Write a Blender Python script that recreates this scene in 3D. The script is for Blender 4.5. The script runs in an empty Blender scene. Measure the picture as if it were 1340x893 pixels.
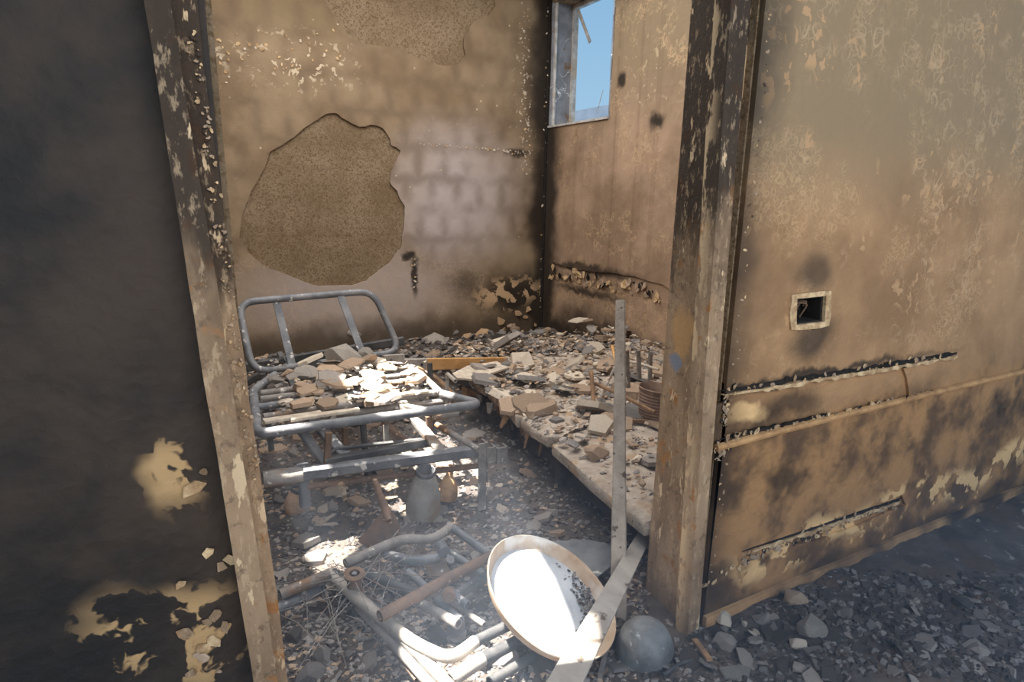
import bpy, bmesh, math, random
from mathutils import Vector, Matrix, noise as mnoise
from mathutils.geometry import tessellate_polygon
random.seed(11)
PI = math.pi
SC = bpy.context.scene
COL = SC.collection

def S(r, g, b):
    f = lambda c: (c/255/12.92) if c/255 <= .04045 else ((c/255+.055)/1.055)**2.4
    return (f(r), f(g), f(b), 1)

# ------------------------------------------------------------------ camera
FPX = 810.0
def _n(v): return v/v.length
def _pd(px, py): return Vector(((px-670)/FPX, -(py-446.5)/FPX, -1.0))
_Y = _n(_pd(220, 245)); _X = _pd(2170, 278); _X = _n(_X-_X.dot(_Y)*_Y); _Z = _X.cross(_Y)
EYE = Vector((0, 0, 1.25))
RM = Matrix((_X, _Y, _Z))                      # camera axes -> room axes
cd = bpy.data.cameras.new('camera'); cam = bpy.data.objects.new('camera', cd); COL.objects.link(cam)
cd.sensor_width = 36; cd.lens = 36*FPX/1340; cd.clip_start = .02; cd.clip_end = 200
cam.matrix_world = Matrix.Translation(EYE) @ RM.to_4x4()
SC.camera = cam

def ray(px, py): return RM @ _pd(px, py)
def Pz(px, py, z=0.0):
    d = ray(px, py); return EYE + d*((z-EYE.z)/d.z)
def Py(px, py, y):
    d = ray(px, py); return EYE + d*(y/d.y)
def Px(px, py, x):
    d = ray(px, py); return EYE + d*(x/d.x)

# ------------------------------------------------------------------ sky, sun, fill, exposure
w = bpy.data.worlds.new('sky'); SC.world = w; w.use_nodes = True
wn = w.node_tree; bg = wn.nodes['Background']
tc = wn.nodes.new('ShaderNodeTexCoord'); sx = wn.nodes.new('ShaderNodeSeparateXYZ'); wr = wn.nodes.new('ShaderNodeValToRGB')
wn.links.new(tc.outputs['Generated'], sx.inputs[0]); wn.links.new(sx.outputs['Z'], wr.inputs[0])
wr.color_ramp.elements[0].position = 0; wr.color_ramp.elements[0].color = S(165, 200, 224)
wr.color_ramp.elements[1].position = .5; wr.color_ramp.elements[1].color = S(104, 158, 206)
wn.links.new(wr.outputs[0], bg.inputs[0]); bg.inputs[1].default_value = .62

SUN = _n(Vector((-.28, .2, 1.0)))            # towards the sun
sd = bpy.data.lights.new('sun', 'SUN'); sun = bpy.data.objects.new('sun', sd); COL.objects.link(sun)
sd.energy = 26; sd.angle = math.radians(.55); sd.color = (1, .95, .86)
sun.rotation_euler = SUN.to_track_quat('Z', 'Y').to_euler(); sun.location = (0, 0, 6)

def area(name, loc, target, sx_, sy_, e, col):
    d = bpy.data.lights.new(name, 'AREA'); d.shape = 'RECTANGLE'; d.size = sx_; d.size_y = sy_; d.energy = e; d.color = col
    o = bpy.data.objects.new(name, d); COL.objects.link(o); o.location = loc
    o.rotation_euler = (Vector(loc)-Vector(target)).to_track_quat('Z', 'Y').to_euler(); return o
area('roof_fill', (1.1, 2.9, 2.93), (1.1, 2.9, 0), 2.6, 2.6, 66, (1, .985, .97))  # added fill lamp just below the roof sheets, brightens the room
area('hall_fill', (.7, -1.7, 2.2), (1.0, 1.2, .7), 3.0, 1.8, 46, (1, .985, .97))  # added fill lamp behind the camera, brightens the door wall
SC.view_settings.view_transform = 'Standard'; SC.view_settings.look = 'None'
SC.view_settings.gamma = 1; SC.view_settings.use_curve_mapping = False
SC.view_settings.exposure = 0.8

# ------------------------------------------------------------------ node helpers
class G:
    def __init__(s, name):
        s.m = bpy.data.materials.new(name); s.m.use_nodes = True; s.t = s.m.node_tree
        s.b = s.t.nodes['Principled BSDF']; s.co = s.n('ShaderNodeTexCoord').outputs['Object']
    def n(s, k): return s.t.nodes.new(k)
    def set(s, inp, v):
        if hasattr(v, 'is_linked'): s.t.links.new(v, inp)
        else: inp.default_value = v
    def noise(s, sc, det=4, rough=.6, vec=None, dist=0, col=False):
        q = s.n('ShaderNodeTexNoise'); s.set(q.inputs['Vector'], vec or s.co); q.inputs['Scale'].default_value = sc
        q.inputs['Detail'].default_value = det; q.inputs['Roughness'].default_value = rough; q.inputs['Distortion'].default_value = dist
        return q.outputs['Color' if col else 'Fac']
    def vor(s, sc, feat='F1', vec=None, out='Distance', rnd=1):
        q = s.n('ShaderNodeTexVoronoi'); q.feature = feat; s.set(q.inputs['Vector'], vec or s.co); q.inputs['Scale'].default_value = sc
        q.inputs['Randomness'].default_value = rnd
        return q.outputs[out]
    def ramp(s, f, pts):
        q = s.n('ShaderNodeValToRGB'); s.set(q.inputs[0], f); e = q.color_ramp.elements
        while len(e) < len(pts): e.new(.5)
        for k, (p, c) in enumerate(pts):
            e[k].position = p; e[k].color = c if not isinstance(c, (int, float)) else (c, c, c, 1)
        return q.outputs[0]
    def step(s, f, a, b):
        q = s.n('ShaderNodeMapRange'); q.interpolation_type = 'SMOOTHSTEP'; s.set(q.inputs[0], f)
        q.inputs[1].default_value = a; q.inputs[2].default_value = b; return q.outputs[0]
    def mix(s, f, a, b, mode='MIX'):
        q = s.n('ShaderNodeMix'); q.data_type = 'RGBA'; q.blend_type = mode
        s.set(q.inputs[0], f); s.set(q.inputs[6], a); s.set(q.inputs[7], b); return q.outputs[2]
    def ma(s, op, a, b=0.0, c=None):
        q = s.n('ShaderNodeMath'); q.operation = op; s.set(q.inputs[0], a); s.set(q.inputs[1], b)
        if c is not None: s.set(q.inputs[2], c)
        return q.outputs[0]
    def xyz(s, v=None):
        q = s.n('ShaderNodeSeparateXYZ'); s.set(q.inputs[0], v or s.co); return q.outputs
    def warp(s, amt, sc=3.0, det=3):
        c = s.noise(sc, det, .6, col=True); q = s.n('ShaderNodeVectorMath'); q.operation = 'MULTIPLY_ADD'
        s.set(q.inputs[0], c); q.inputs[1].default_value = (amt,)*3
        o = s.n('ShaderNodeVectorMath'); o.operation = 'ADD'; s.set(o.inputs[0], s.co); o.inputs[1].default_value = (-amt/2,)*3
        s.set(q.inputs[2], o.outputs[0]); return q.outputs[0]
    def blob(s, c, r, soft=.6, vec=None):
        a = s.n('ShaderNodeVectorMath'); a.operation = 'SUBTRACT'; s.set(a.inputs[0], vec or s.co); a.inputs[1].default_value = c
        d = s.n('ShaderNodeVectorMath'); d.operation = 'DIVIDE'; s.set(d.inputs[0], a.outputs[0]); d.inputs[1].default_value = r
        l = s.n('ShaderNodeVectorMath'); l.operation = 'LENGTH'; s.set(l.inputs[0], d.outputs[0])
        return s.step(l.outputs['Value'], 1.0, 1.0-soft)
    def bump(s, h, st=.4, dist=.01, nrm=None):
        q = s.n('ShaderNodeBump'); q.inputs['Strength'].default_value = st; q.inputs['Distance'].default_value = dist
        s.set(q.inputs['Height'], h)
        if nrm: s.set(q.inputs['Normal'], nrm)
        return q.outputs[0]
    def swz(s, order):                          # remap axes, e.g. 'xz0'
        o = s.xyz(); q = s.n('ShaderNodeCombineXYZ')
        for k, ch in enumerate(order):
            if ch in 'xyz': s.t.links.new(o['xyz'.index(ch)], q.inputs[k])
        return q.outputs[0]
    def out(s, col, rough=.85, metal=0.0, nrm=None, spec=.3):
        s.set(s.b.inputs['Base Color'], col); s.set(s.b.inputs['Roughness'], rough); s.set(s.b.inputs['Metallic'], metal)
        s.b.inputs['Specular IOR Level'].default_value = spec
        if nrm: s.set(s.b.inputs['Normal'], nrm)
        return s.m

def simple(name, c0, c1, sc=14, rough=.85, metal=0.0, bst=.5, bsc=60, flecks=None, rnd=.0, c2=None):
    g = G(name); n1 = g.noise(sc, 5, .65)
    col = g.mix(g.step(n1, .32, .68), c0, c1)
    if c2: col = g.mix(g.step(g.noise(sc*.45, 4, .6), .52, .66), col, c2)
    if flecks:
        col = g.mix(g.step(g.noise(sc*2.2, 3, .55), .63, .69), col, flecks)
    if rnd:
        oi = g.n('ShaderNodeObjectInfo'); v = g.ma('MULTIPLY_ADD', oi.outputs['Random'], rnd*2, 1-rnd)
        hs = g.n('ShaderNodeHueSaturation'); g.set(hs.inputs['Value'], v); g.set(hs.inputs['Color'], col); col = hs.outputs[0]
    nr = g.bump(g.noise(bsc, 5, .7), bst, .006)
    return g.out(col, rough, metal, nr)

# ------------------------------------------------------------------ wall materials
def rings(g, vec, sc, thr=.10):
    """blistered paint: pale crackle rims and lifted cells"""
    wv = g.vor(sc, 'F1', vec); r1 = g.ma('MULTIPLY', g.step(wv, .26, .33), g.step(wv, .46, .38))
    e = g.vor(sc*1.7, 'DISTANCE_TO_EDGE', vec); r2 = g.step(e, thr, .02)
    return g.ma('MAXIMUM', r1, g.ma('MULTIPLY', r2, .7)), wv

def m_back():
    g = G('sooty_plaster_back'); wv = g.warp(.35, 2.2); fine = g.warp(.12, 9)
    col = g.mix(g.step(g.noise(2.2, 5, .6), .35, .66), S(146, 125, 99), S(123, 102, 78))
    col = g.mix(g.blob((1.0, 4.65, 2.6), (1.5, 1, .5), .7, wv), col, S(124, 105, 79))
    mv = g.ma('MAXIMUM', g.blob((2.0, 4.65, 1.22), (.85, 1, .75), .8, wv), g.ma('MULTIPLY', g.blob((1.2, 4.65, .5), (1.2, 1, .5), .7, wv), .6))
    col = g.mix(mv, col, S(178, 164, 158))
    # ghost of the block courses behind the soot film
    bt = g.n('ShaderNodeTexBrick'); bt.offset = .5
    gw = g.n('ShaderNodeVectorMath'); gw.operation = 'MULTIPLY_ADD'; g.set(gw.inputs[0], g.noise(5, 3, .6, col=True)); gw.inputs[1].default_value = (.10, .10, .10); g.set(gw.inputs[2], g.swz('xz0')); g.set(bt.inputs['Vector'], gw.outputs[0])
    for k, v in dict(Scale=1.0).items(): bt.inputs[k].default_value = v
    bt.inputs['Brick Width'].default_value = .205; bt.inputs['Row Height'].default_value = .232
    bt.inputs['Mortar Size'].default_value = .085; bt.inputs['Mortar Smooth'].default_value = 1.0
    gh = g.ma('MULTIPLY', bt.outputs['Fac'], g.step(g.noise(3.2, 3, .5), .3, .66))
    gh = g.ma('MULTIPLY', gh, g.step(g.xyz()['Z'] if False else g.xyz()[2], .55, .95))
    col = g.mix(g.ma('MULTIPLY', gh, .50), col, S(92, 75, 59))
    # blisters low on the wall
    rg, vd = rings(g, fine, 13)
    low = g.ma('MULTIPLY', g.step(g.xyz()[2], .95, .55), g.step(g.noise(4, 3, .6), .42, .6))
    col = g.mix(g.ma('MULTIPLY', g.ma('MULTIPLY', rg, low), .55), col, S(176, 152, 130))
    # pale paint losses
    fl = g.step(g.noise(21, 4, .55, fine), .60, .63)
    reg = g.ma('MAXIMUM', g.blob((.85, 4.65, 2.08), (.62, 1, .24), .9, wv), g.blob((2.62, 4.65, 1.95), (.17, 1, .75), .9, wv))
    reg = g.ma('MAXIMUM', reg, g.blob((.3, 4.65, 2.0), (.14, 1, .4), .8, wv))
    col = g.mix(g.ma('MULTIPLY', fl, reg), col, S(205, 186, 158))
    dots = g.ma('MULTIPLY', g.step(g.vor(9, 'F1'), .09, .05), g.step(g.noise(3, 2), .45, .55))
    col = g.mix(g.ma('MULTIPLY', dots, .7), col, S(200, 180, 150))
    # soot
    st = g.ma('MAXIMUM', g.step(g.xyz(wv)[0], 2.58, 2.78), g.ma('MULTIPLY', g.step(g.xyz(wv)[2], .34, .14), .75))
    st = g.ma('MAXIMUM', st, g.blob((2.62, 4.65, .38), (.62, 1, .36), .8, wv))
    st = g.ma('MAXIMUM', st, g.blob((1.645, 4.65, .60), (.045, 1, .24), .7, g.warp(.08, 14)))
    st = g.ma('MAXIMUM', st, g.blob((1.60, 4.65, .76), (.07, 1, .06), .7, fine))
    st = g.ma('MAXIMUM', st, g.ma('MULTIPLY', g.blob((2.55, 4.65, 1.57), (.17, 1, .05), .8, fine), .9))
    st = g.ma('MAXIMUM', st, g.ma('MULTIPLY', g.blob((.2, 4.65, 2.1), (.3, 1, .7), .9, wv), .5))
    st = g.ma('MAXIMUM', st, g.ma('MULTIPLY', g.blob((2.1, 4.65, .5), (.3, 1, .18), .9, wv), .6))
    col = g.mix(g.ma('MULTIPLY', st, .93), col, S(34, 27, 22))
    # pale lime clots in the burnt corner
    cl = g.ma('MULTIPLY', g.step(g.noise(11, 3, .5, fine), .50, .53), g.blob((2.5, 4.65, .40), (.42, 1, .20), .6, wv))
    col = g.mix(cl, col, S(190, 158, 122))
    nr = g.bump(g.noise(70, 5, .7), .35, .006); nr = g.bump(vd, .25, .01, nr)
    return g.out(col, .85, 0, nr)

def m_render():
    g = G('rough_cement_render'); fine = g.warp(.05, 20)
    col = g.mix(g.step(g.noise(3, 4, .6), .35, .65), S(154, 134, 110), S(132, 112, 88))
    col = g.mix(g.step(g.noise(85, 4, .7), .44, .64), col, S(112, 91, 66))
    col = g.mix(g.ma('MULTIPLY', g.step(g.noise(120, 3, .6), .60, .70), .6), col, S(190, 165, 128))
    bt = g.n('ShaderNodeTexBrick'); g.set(bt.inputs['Vector'], g.swz('xz0')); bt.inputs['Scale'].default_value = 1
    bt.inputs['Brick Width'].default_value = .45; bt.inputs['Row Height'].default_value = .232; bt.inputs['Mortar Size'].default_value = .012
    bt.inputs['Mortar Smooth'].default_value = .6
    col = g.mix(g.ma('MULTIPLY', bt.outputs['Fac'], g.ma('MULTIPLY', g.step(g.noise(5, 3), .46, .66), .26)), col, S(84, 66, 48))
    nr = g.bump(g.noise(95, 6, .75), .9, .012)
    return g.out(col, .95, 0, nr, .15)

def m_right():
    g = G('sooty_plaster_window_wall'); wv = g.warp(.35, 2.4); fine = g.warp(.12, 9)
    col = g.mix(g.step(g.noise(2.6, 5, .6), .33, .68), S(168, 140, 116), S(136, 112, 90))
    col = g.mix(g.step(g.xyz(wv)[2], 1.5, 2.3), col, S(136, 118, 94))
    col = g.mix(g.ma('MULTIPLY', g.step(g.noise(6, 4, .6, g.swz('yy0')), .5, .7), .35), col, S(88, 66, 46))
    rg, vd = rings(g, fine, 15)
    low = g.ma('MULTIPLY', g.ma('MAXIMUM', g.step(g.xyz()[2], .62, .5), g.step(g.noise(3.5, 3, .6), .5, .62)), g.step(g.noise(7, 3, .6), .38, .55))
    col = g.mix(g.ma('MULTIPLY', g.ma('MULTIPLY', rg, low), .65), col, S(188, 158, 122))
    fl = g.ma('MULTIPLY', g.step(g.noise(17, 4, .55, fine), .60, .63), g.blob((2.83, 3.4, 2.0), (1, .5, .7), .9, wv))
    col = g.mix(g.ma('MULTIPLY', fl, .7), col, S(186, 165, 132))
    st = g.step(g.xyz(wv)[1], 4.34, 4.56)
    st = g.ma('MAXIMUM', st, g.step(g.xyz(wv)[2], .36, .14))
    st = g.ma('MAXIMUM', st, g.blob((2.83, 3.67, 2.02), (1, .06, .075), .6, g.warp(.06, 12)))
    st = g.ma('MAXIMUM', st, g.blob((2.83, 3.28, 1.72), (1, .1, .08), .7, fine))
    st = g.ma('MAXIMUM', st, g.blob((2.83, 3.7, 2.7), (1, .3, .28), .6, wv))
    st = g.ma('MAXIMUM', st, g.ma('MULTIPLY', g.blob((2.83, 4.0, .68), (1, .85, .06), .7, fine), .9))
    st = g.ma('MAXIMUM', st, g.ma('MULTIPLY', g.blob((2.83, 4.0, .50), (1, .7, .05), .8, fine), .9))
    st = g.ma('MAXIMUM', st, g.ma('MULTIPLY', g.blob((2.83, 3.9, .16), (1, .8, .26), .7, wv), .9))
    col = g.mix(g.ma('MULTIPLY', st, .93), col, S(32, 26, 22))
    nr = g.bump(g.noise(60, 5, .7), .4, .006); nr = g.bump(vd, .3, .01, nr)
    return g.out(col, .85, 0, nr)

def m_front():
    g = G('scorched_plaster_door_wall'); wv = g.warp(.3, 2.6); fine = g.warp(.10, 9)
    col = g.mix(g.step(g.noise(2.6, 5, .6), .33, .68), S(172, 133, 94), S(138, 104, 71))
    col = g.mix(g.step(g.xyz(wv)[2], 1.15, 1.5), col, S(140, 117, 88))
    lo = g.step(g.xyz(wv)[2], .72, .55)
    col = g.mix(lo, col, g.mix(g.step(g.noise(6, 5, .6), .36, .62), S(94, 70, 50), S(164, 122, 80)))
    rg, vd = rings(g, fine, 34)
    mk = g.ma('MULTIPLY', g.step(g.noise(4, 3, .6), .48, .62), g.step(g.xyz()[2], .70, .82))
    col = g.mix(g.ma('MULTIPLY', g.ma('MULTIPLY', rg, mk), .36), col, S(206, 170, 124))
    rg2, vd2 = rings(g, fine, 17, .07)
    mk2 = g.ma('MULTIPLY', g.step(g.noise(3.2, 3, .6), .44, .58), g.step(g.xyz()[2], .72, .85))
    col = g.mix(g.ma('MULTIPLY', g.ma('MULTIPLY', rg2, g.ma('MULTIPLY', mk2, g.step(g.noise(14, 2, .5), .4, .6))), .40), col, S(200, 168, 130))
    # lifted blister patches, pale under the film
    fl = g.ma('MULTIPLY', g.step(g.noise(26, 3, .5, fine), .58, .60), g.step(g.noise(5, 2, .5), .52, .6))
    col = g.mix(g.ma('MULTIPLY', g.ma('MULTIPLY', fl, g.step(g.xyz()[2], .8, .95)), .7), col, S(188, 148, 106))
    # bare pale areas low on the wall
    pale = g.blob((1.36, 1.12, .655), (.12, 1, .04), .5, fine)
    band = g.ma('MULTIPLY', g.step(g.noise(10, 3, .55, fine), .5, .53), g.ma('MULTIPLY', g.step(g.xyz(wv)[2], .10, .16), g.step(g.xyz(wv)[2], .27, .21)))
    band = g.ma('MULTIPLY', band, g.step(g.xyz()[0], 1.3, 1.5))
    col = g.mix(g.ma('MAXIMUM', pale, band), col, S(222, 180, 126))
    pb = g.step(g.vor(15, 'F1', fine), .20, .15); pb = g.ma('MULTIPLY', pb, g.ma('MULTIPLY', g.step(g.xyz()[2], .19, .15), g.step(g.noise(6, 2), .42, .5)))
    col = g.mix(pb, col, S(206, 160, 106))
    # soot
    st = g.ma('MULTIPLY', g.step(g.xyz(g.warp(.20, 4))[0], 1.42, 1.22), .92)
    st = g.ma('MAXIMUM', st, g.ma('MULTIPLY', g.blob((1.60, 1.12, .85), (.15, 1, .10), .7, wv), .85))
    st = g.ma('MAXIMUM', st, g.ma('MULTIPLY', g.blob((1.58, 1.12, 1.05), (.10, 1, .11), .8, wv), .75))
    st = g.ma('MAXIMUM', st, g.ma('MULTIPLY', g.blob((1.5, 1.12, .742), (1.2, 1, .024), .8, fine), .97))
    st = g.ma('MAXIMUM', st, g.ma('MULTIPLY', g.blob((1.56, 1.12, .66), (.2, 1, .06), .8, fine), .8))
    st = g.ma('MAXIMUM', st, g.ma('MULTIPLY', g.step(g.noise(4.2, 3, .55, wv), .56, .66), g.ma('MULTIPLY', lo, .8)))
    st = g.ma('MAXIMUM', st, g.ma('MULTIPLY', g.step(g.xyz(wv)[2], .10, .04), .7))
    col = g.mix(g.ma('MULTIPLY', st, .92), col, S(34, 27, 22))
    # charred left side of the doorway
    lf = g.step(g.xyz(wv)[0], .25, .05)
    dk = g.mix(g.step(g.noise(4, 4, .6), .35, .7), S(24, 21, 20), S(58, 46, 36))
    pt = g.ma('MULTIPLY', g.step(g.noise(9, 4, .55, fine), .53, .56), g.ma('MAXIMUM', g.blob((-.05, 1.12, .45), (.2, 1, .13), .6, wv), g.blob((-.03, 1.12, .78), (.07, 1, .09), .7, fine)))
    dk = g.mix(pt, dk, S(176, 142, 98))
    col = g.mix(lf, col, dk)
    nr = g.bump(g.noise(60, 5, .7), .4, .006); nr = g.bump(vd, .3, .008, nr)
    return g.out(col, .7, 0, nr, .35)

def m_jamb():
    g = G('burnt_rusty_frame'); st = g.swz('xyz'); fine = g.warp(.08, 14)
    mp = g.n('ShaderNodeMapping'); g.set(mp.inputs[0], g.co); mp.inputs['Scale'].default_value = (1, 1, .35)
    col = g.mix(g.step(g.noise(9, 5, .65, mp.outputs[0]), .33, .66), S(122, 98, 75), S(158, 131, 103))
    col = g.mix(g.step(g.noise(16, 4, .6), .58, .68), col, S(150, 104, 62))
    so = g.step(g.ma('ADD', g.xyz()[2], g.ma('MULTIPLY', g.ma('SUBTRACT', g.noise(5, 5, .65, mp.outputs[0]), .5), 2.0)), .95, 1.35)
    col = g.mix(g.ma('MULTIPLY', so, .88), col, S(36, 28, 23))
    col = g.mix(g.step(g.noise(26, 4, .6, mp.outputs[0]), .635, .665), col, S(200, 172, 136))
    col = g.mix(g.ma('MULTIPLY', g.step(g.noise(64, 5, .7, mp.outputs[0]), .54, .64), .45), col, S(196, 168, 134))
    col = g.mix(g.ma('MULTIPLY', g.step(g.noise(38, 5, .7), .55, .66), .5), col, S(74, 57, 44))
    ed = g.ma('MULTIPLY', g.step(g.noise(22, 4, .6, mp.outputs[0]), .47, .52), g.ma('MULTIPLY', g.step(g.xyz()[1], 1.21, 1.17), g.step(g.xyz()[1], 1.10, 1.15)))
    col = g.mix(g.ma('MULTIPLY', ed, g.step(g.xyz()[0], .9, 1.0)), col, S(196, 166, 128))
    col = g.mix(g.ma('MULTIPLY', g.blob((1.23, 1.26, .87), (.1, .05, .10), .5, fine), .8), col, S(182, 140, 92))
    col = g.mix(g.blob((1.23, 1.28, .79), (.1, .035, .035), .5, fine), col, S(122, 124, 132))
    nr = g.bump(g.noise(70, 5, .7), .6, .006)
    return g.out(col, .8, 0, nr)

M = {}
M['back'] = m_back(); M['render'] = m_render(); M['right'] = m_right(); M['front'] = m_front(); M['jamb'] = m_jamb()
M['floor'] = simple('ash_floor', S(66, 60, 57), S(102, 92, 84), 9, .95, 0, .9, 70, S(150, 140, 130), c2=S(92, 74, 60))
M['flake'] = simple('curled_paint', S(214, 184, 142), S(150, 118, 84), 30, .8)
M['lime'] = simple('lime_clot', S(196, 164, 128), S(160, 128, 98), 14, .9)
M['soot'] = simple('soot', S(24, 21, 20), S(40, 34, 30), 12, .9)
M['steel'] = simple('burnt_grey_steel', S(92, 93, 97), S(124, 123, 123), 12, .55, .2, .35, 120, S(196, 190, 182))
M['steeldark'] = simple('blackened_steel', S(58, 58, 60), S(92, 90, 88), 14, .6, .3, .4, 110)
M['rust'] = simple('rusted_steel', S(126, 100, 80), S(98, 80, 68), 18, .8, .1, .5, 110, S(176, 150, 122))
M['ashsteel'] = simple('ash_dusted_steel', S(150, 142, 134), S(110, 104, 100), 14, .7, .1, .4, 110, S(205, 198, 188), c2=S(128, 100, 76))
M['paleste'] = simple('dusty_galvanised_steel', S(168, 160, 150), S(142, 133, 124), 10, .6, .2, .3, 120, S(96, 84, 74))
M['post'] = simple('speckled_ash_steel', S(158, 146, 132), S(128, 117, 106), 16, .75, .05, .5, 110, S(74, 64, 56))
M['tray'] = simple('scorched_tinned_steel', S(196, 196, 196), S(164, 166, 170), 7, .5, .1, .2, 90)
M['trayrim'] = simple('rusty_tray_rim', S(188, 168, 146), S(164, 136, 108), 12, .6, .1, .3, 90, c2=S(206, 200, 192))
M['wood'] = simple('scorched_bare_timber', S(206, 160, 104), S(176, 130, 80), 10, .75, 0, .3, 60)
M['stick'] = simple('charred_stick', S(150, 116, 84), S(108, 84, 64), 20, .85)
M['bucket'] = simple('rusty_bucket', S(150, 124, 106), S(118, 98, 84), 16, .85)
M['clay'] = simple('scorched_clay', S(188, 150, 110), S(136, 108, 84), 16, .9, 0, .5, 50)
M['jug'] = simple('ash_grey_metal', S(162, 156, 148), S(132, 127, 121), 11, .85, 0, .5, 70, c2=S(140, 118, 96))
M['dome'] = simple('scorched_enamel', S(122, 122, 120), S(90, 90, 90), 16, .48, .05, .3, 60, S(150, 152, 154))
M['plpale'] = simple('plaster_pale', S(206, 192, 172), S(176, 160, 142), 26, .95, 0, .6, 90, rnd=.22)
M['plgrey'] = simple('plaster_grey', S(156, 146, 136), S(120, 112, 106), 26, .95, 0, .6, 90, rnd=.25)
M['pltan'] = simple('plaster_tan', S(174, 150, 126), S(140, 118, 98), 26, .95, 0, .6, 90, rnd=.25)
M['char'] = simple('charcoal', S(58, 53, 50), S(88, 80, 74), 26, .9, 0, .8, 70, rnd=.25)
M['ash'] = simple('ash_grey', S(112, 106, 102), S(142, 135, 129), 26, .95, 0, .8, 70, rnd=.2)
M['conc'] = simple('broken_concrete', S(184, 174, 162), S(140, 131, 121), 34, .95, 0, 1.0, 60, S(86, 76, 68), rnd=.12)
M['slab'] = simple('scorched_slab', S(190, 176, 160), S(158, 142, 126), 18, .95, 0, 1.0, 90, S(120, 104, 92), c2=S(170, 142, 112))
M['tile'] = simple('floor_tile_dark', S(92, 90, 84), S(110, 106, 98), 12, .6, 0, .3, 60)
M['plastic'] = simple('grey_box_plastic', S(60, 52, 44), S(30, 26, 24), 20, .8)

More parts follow.
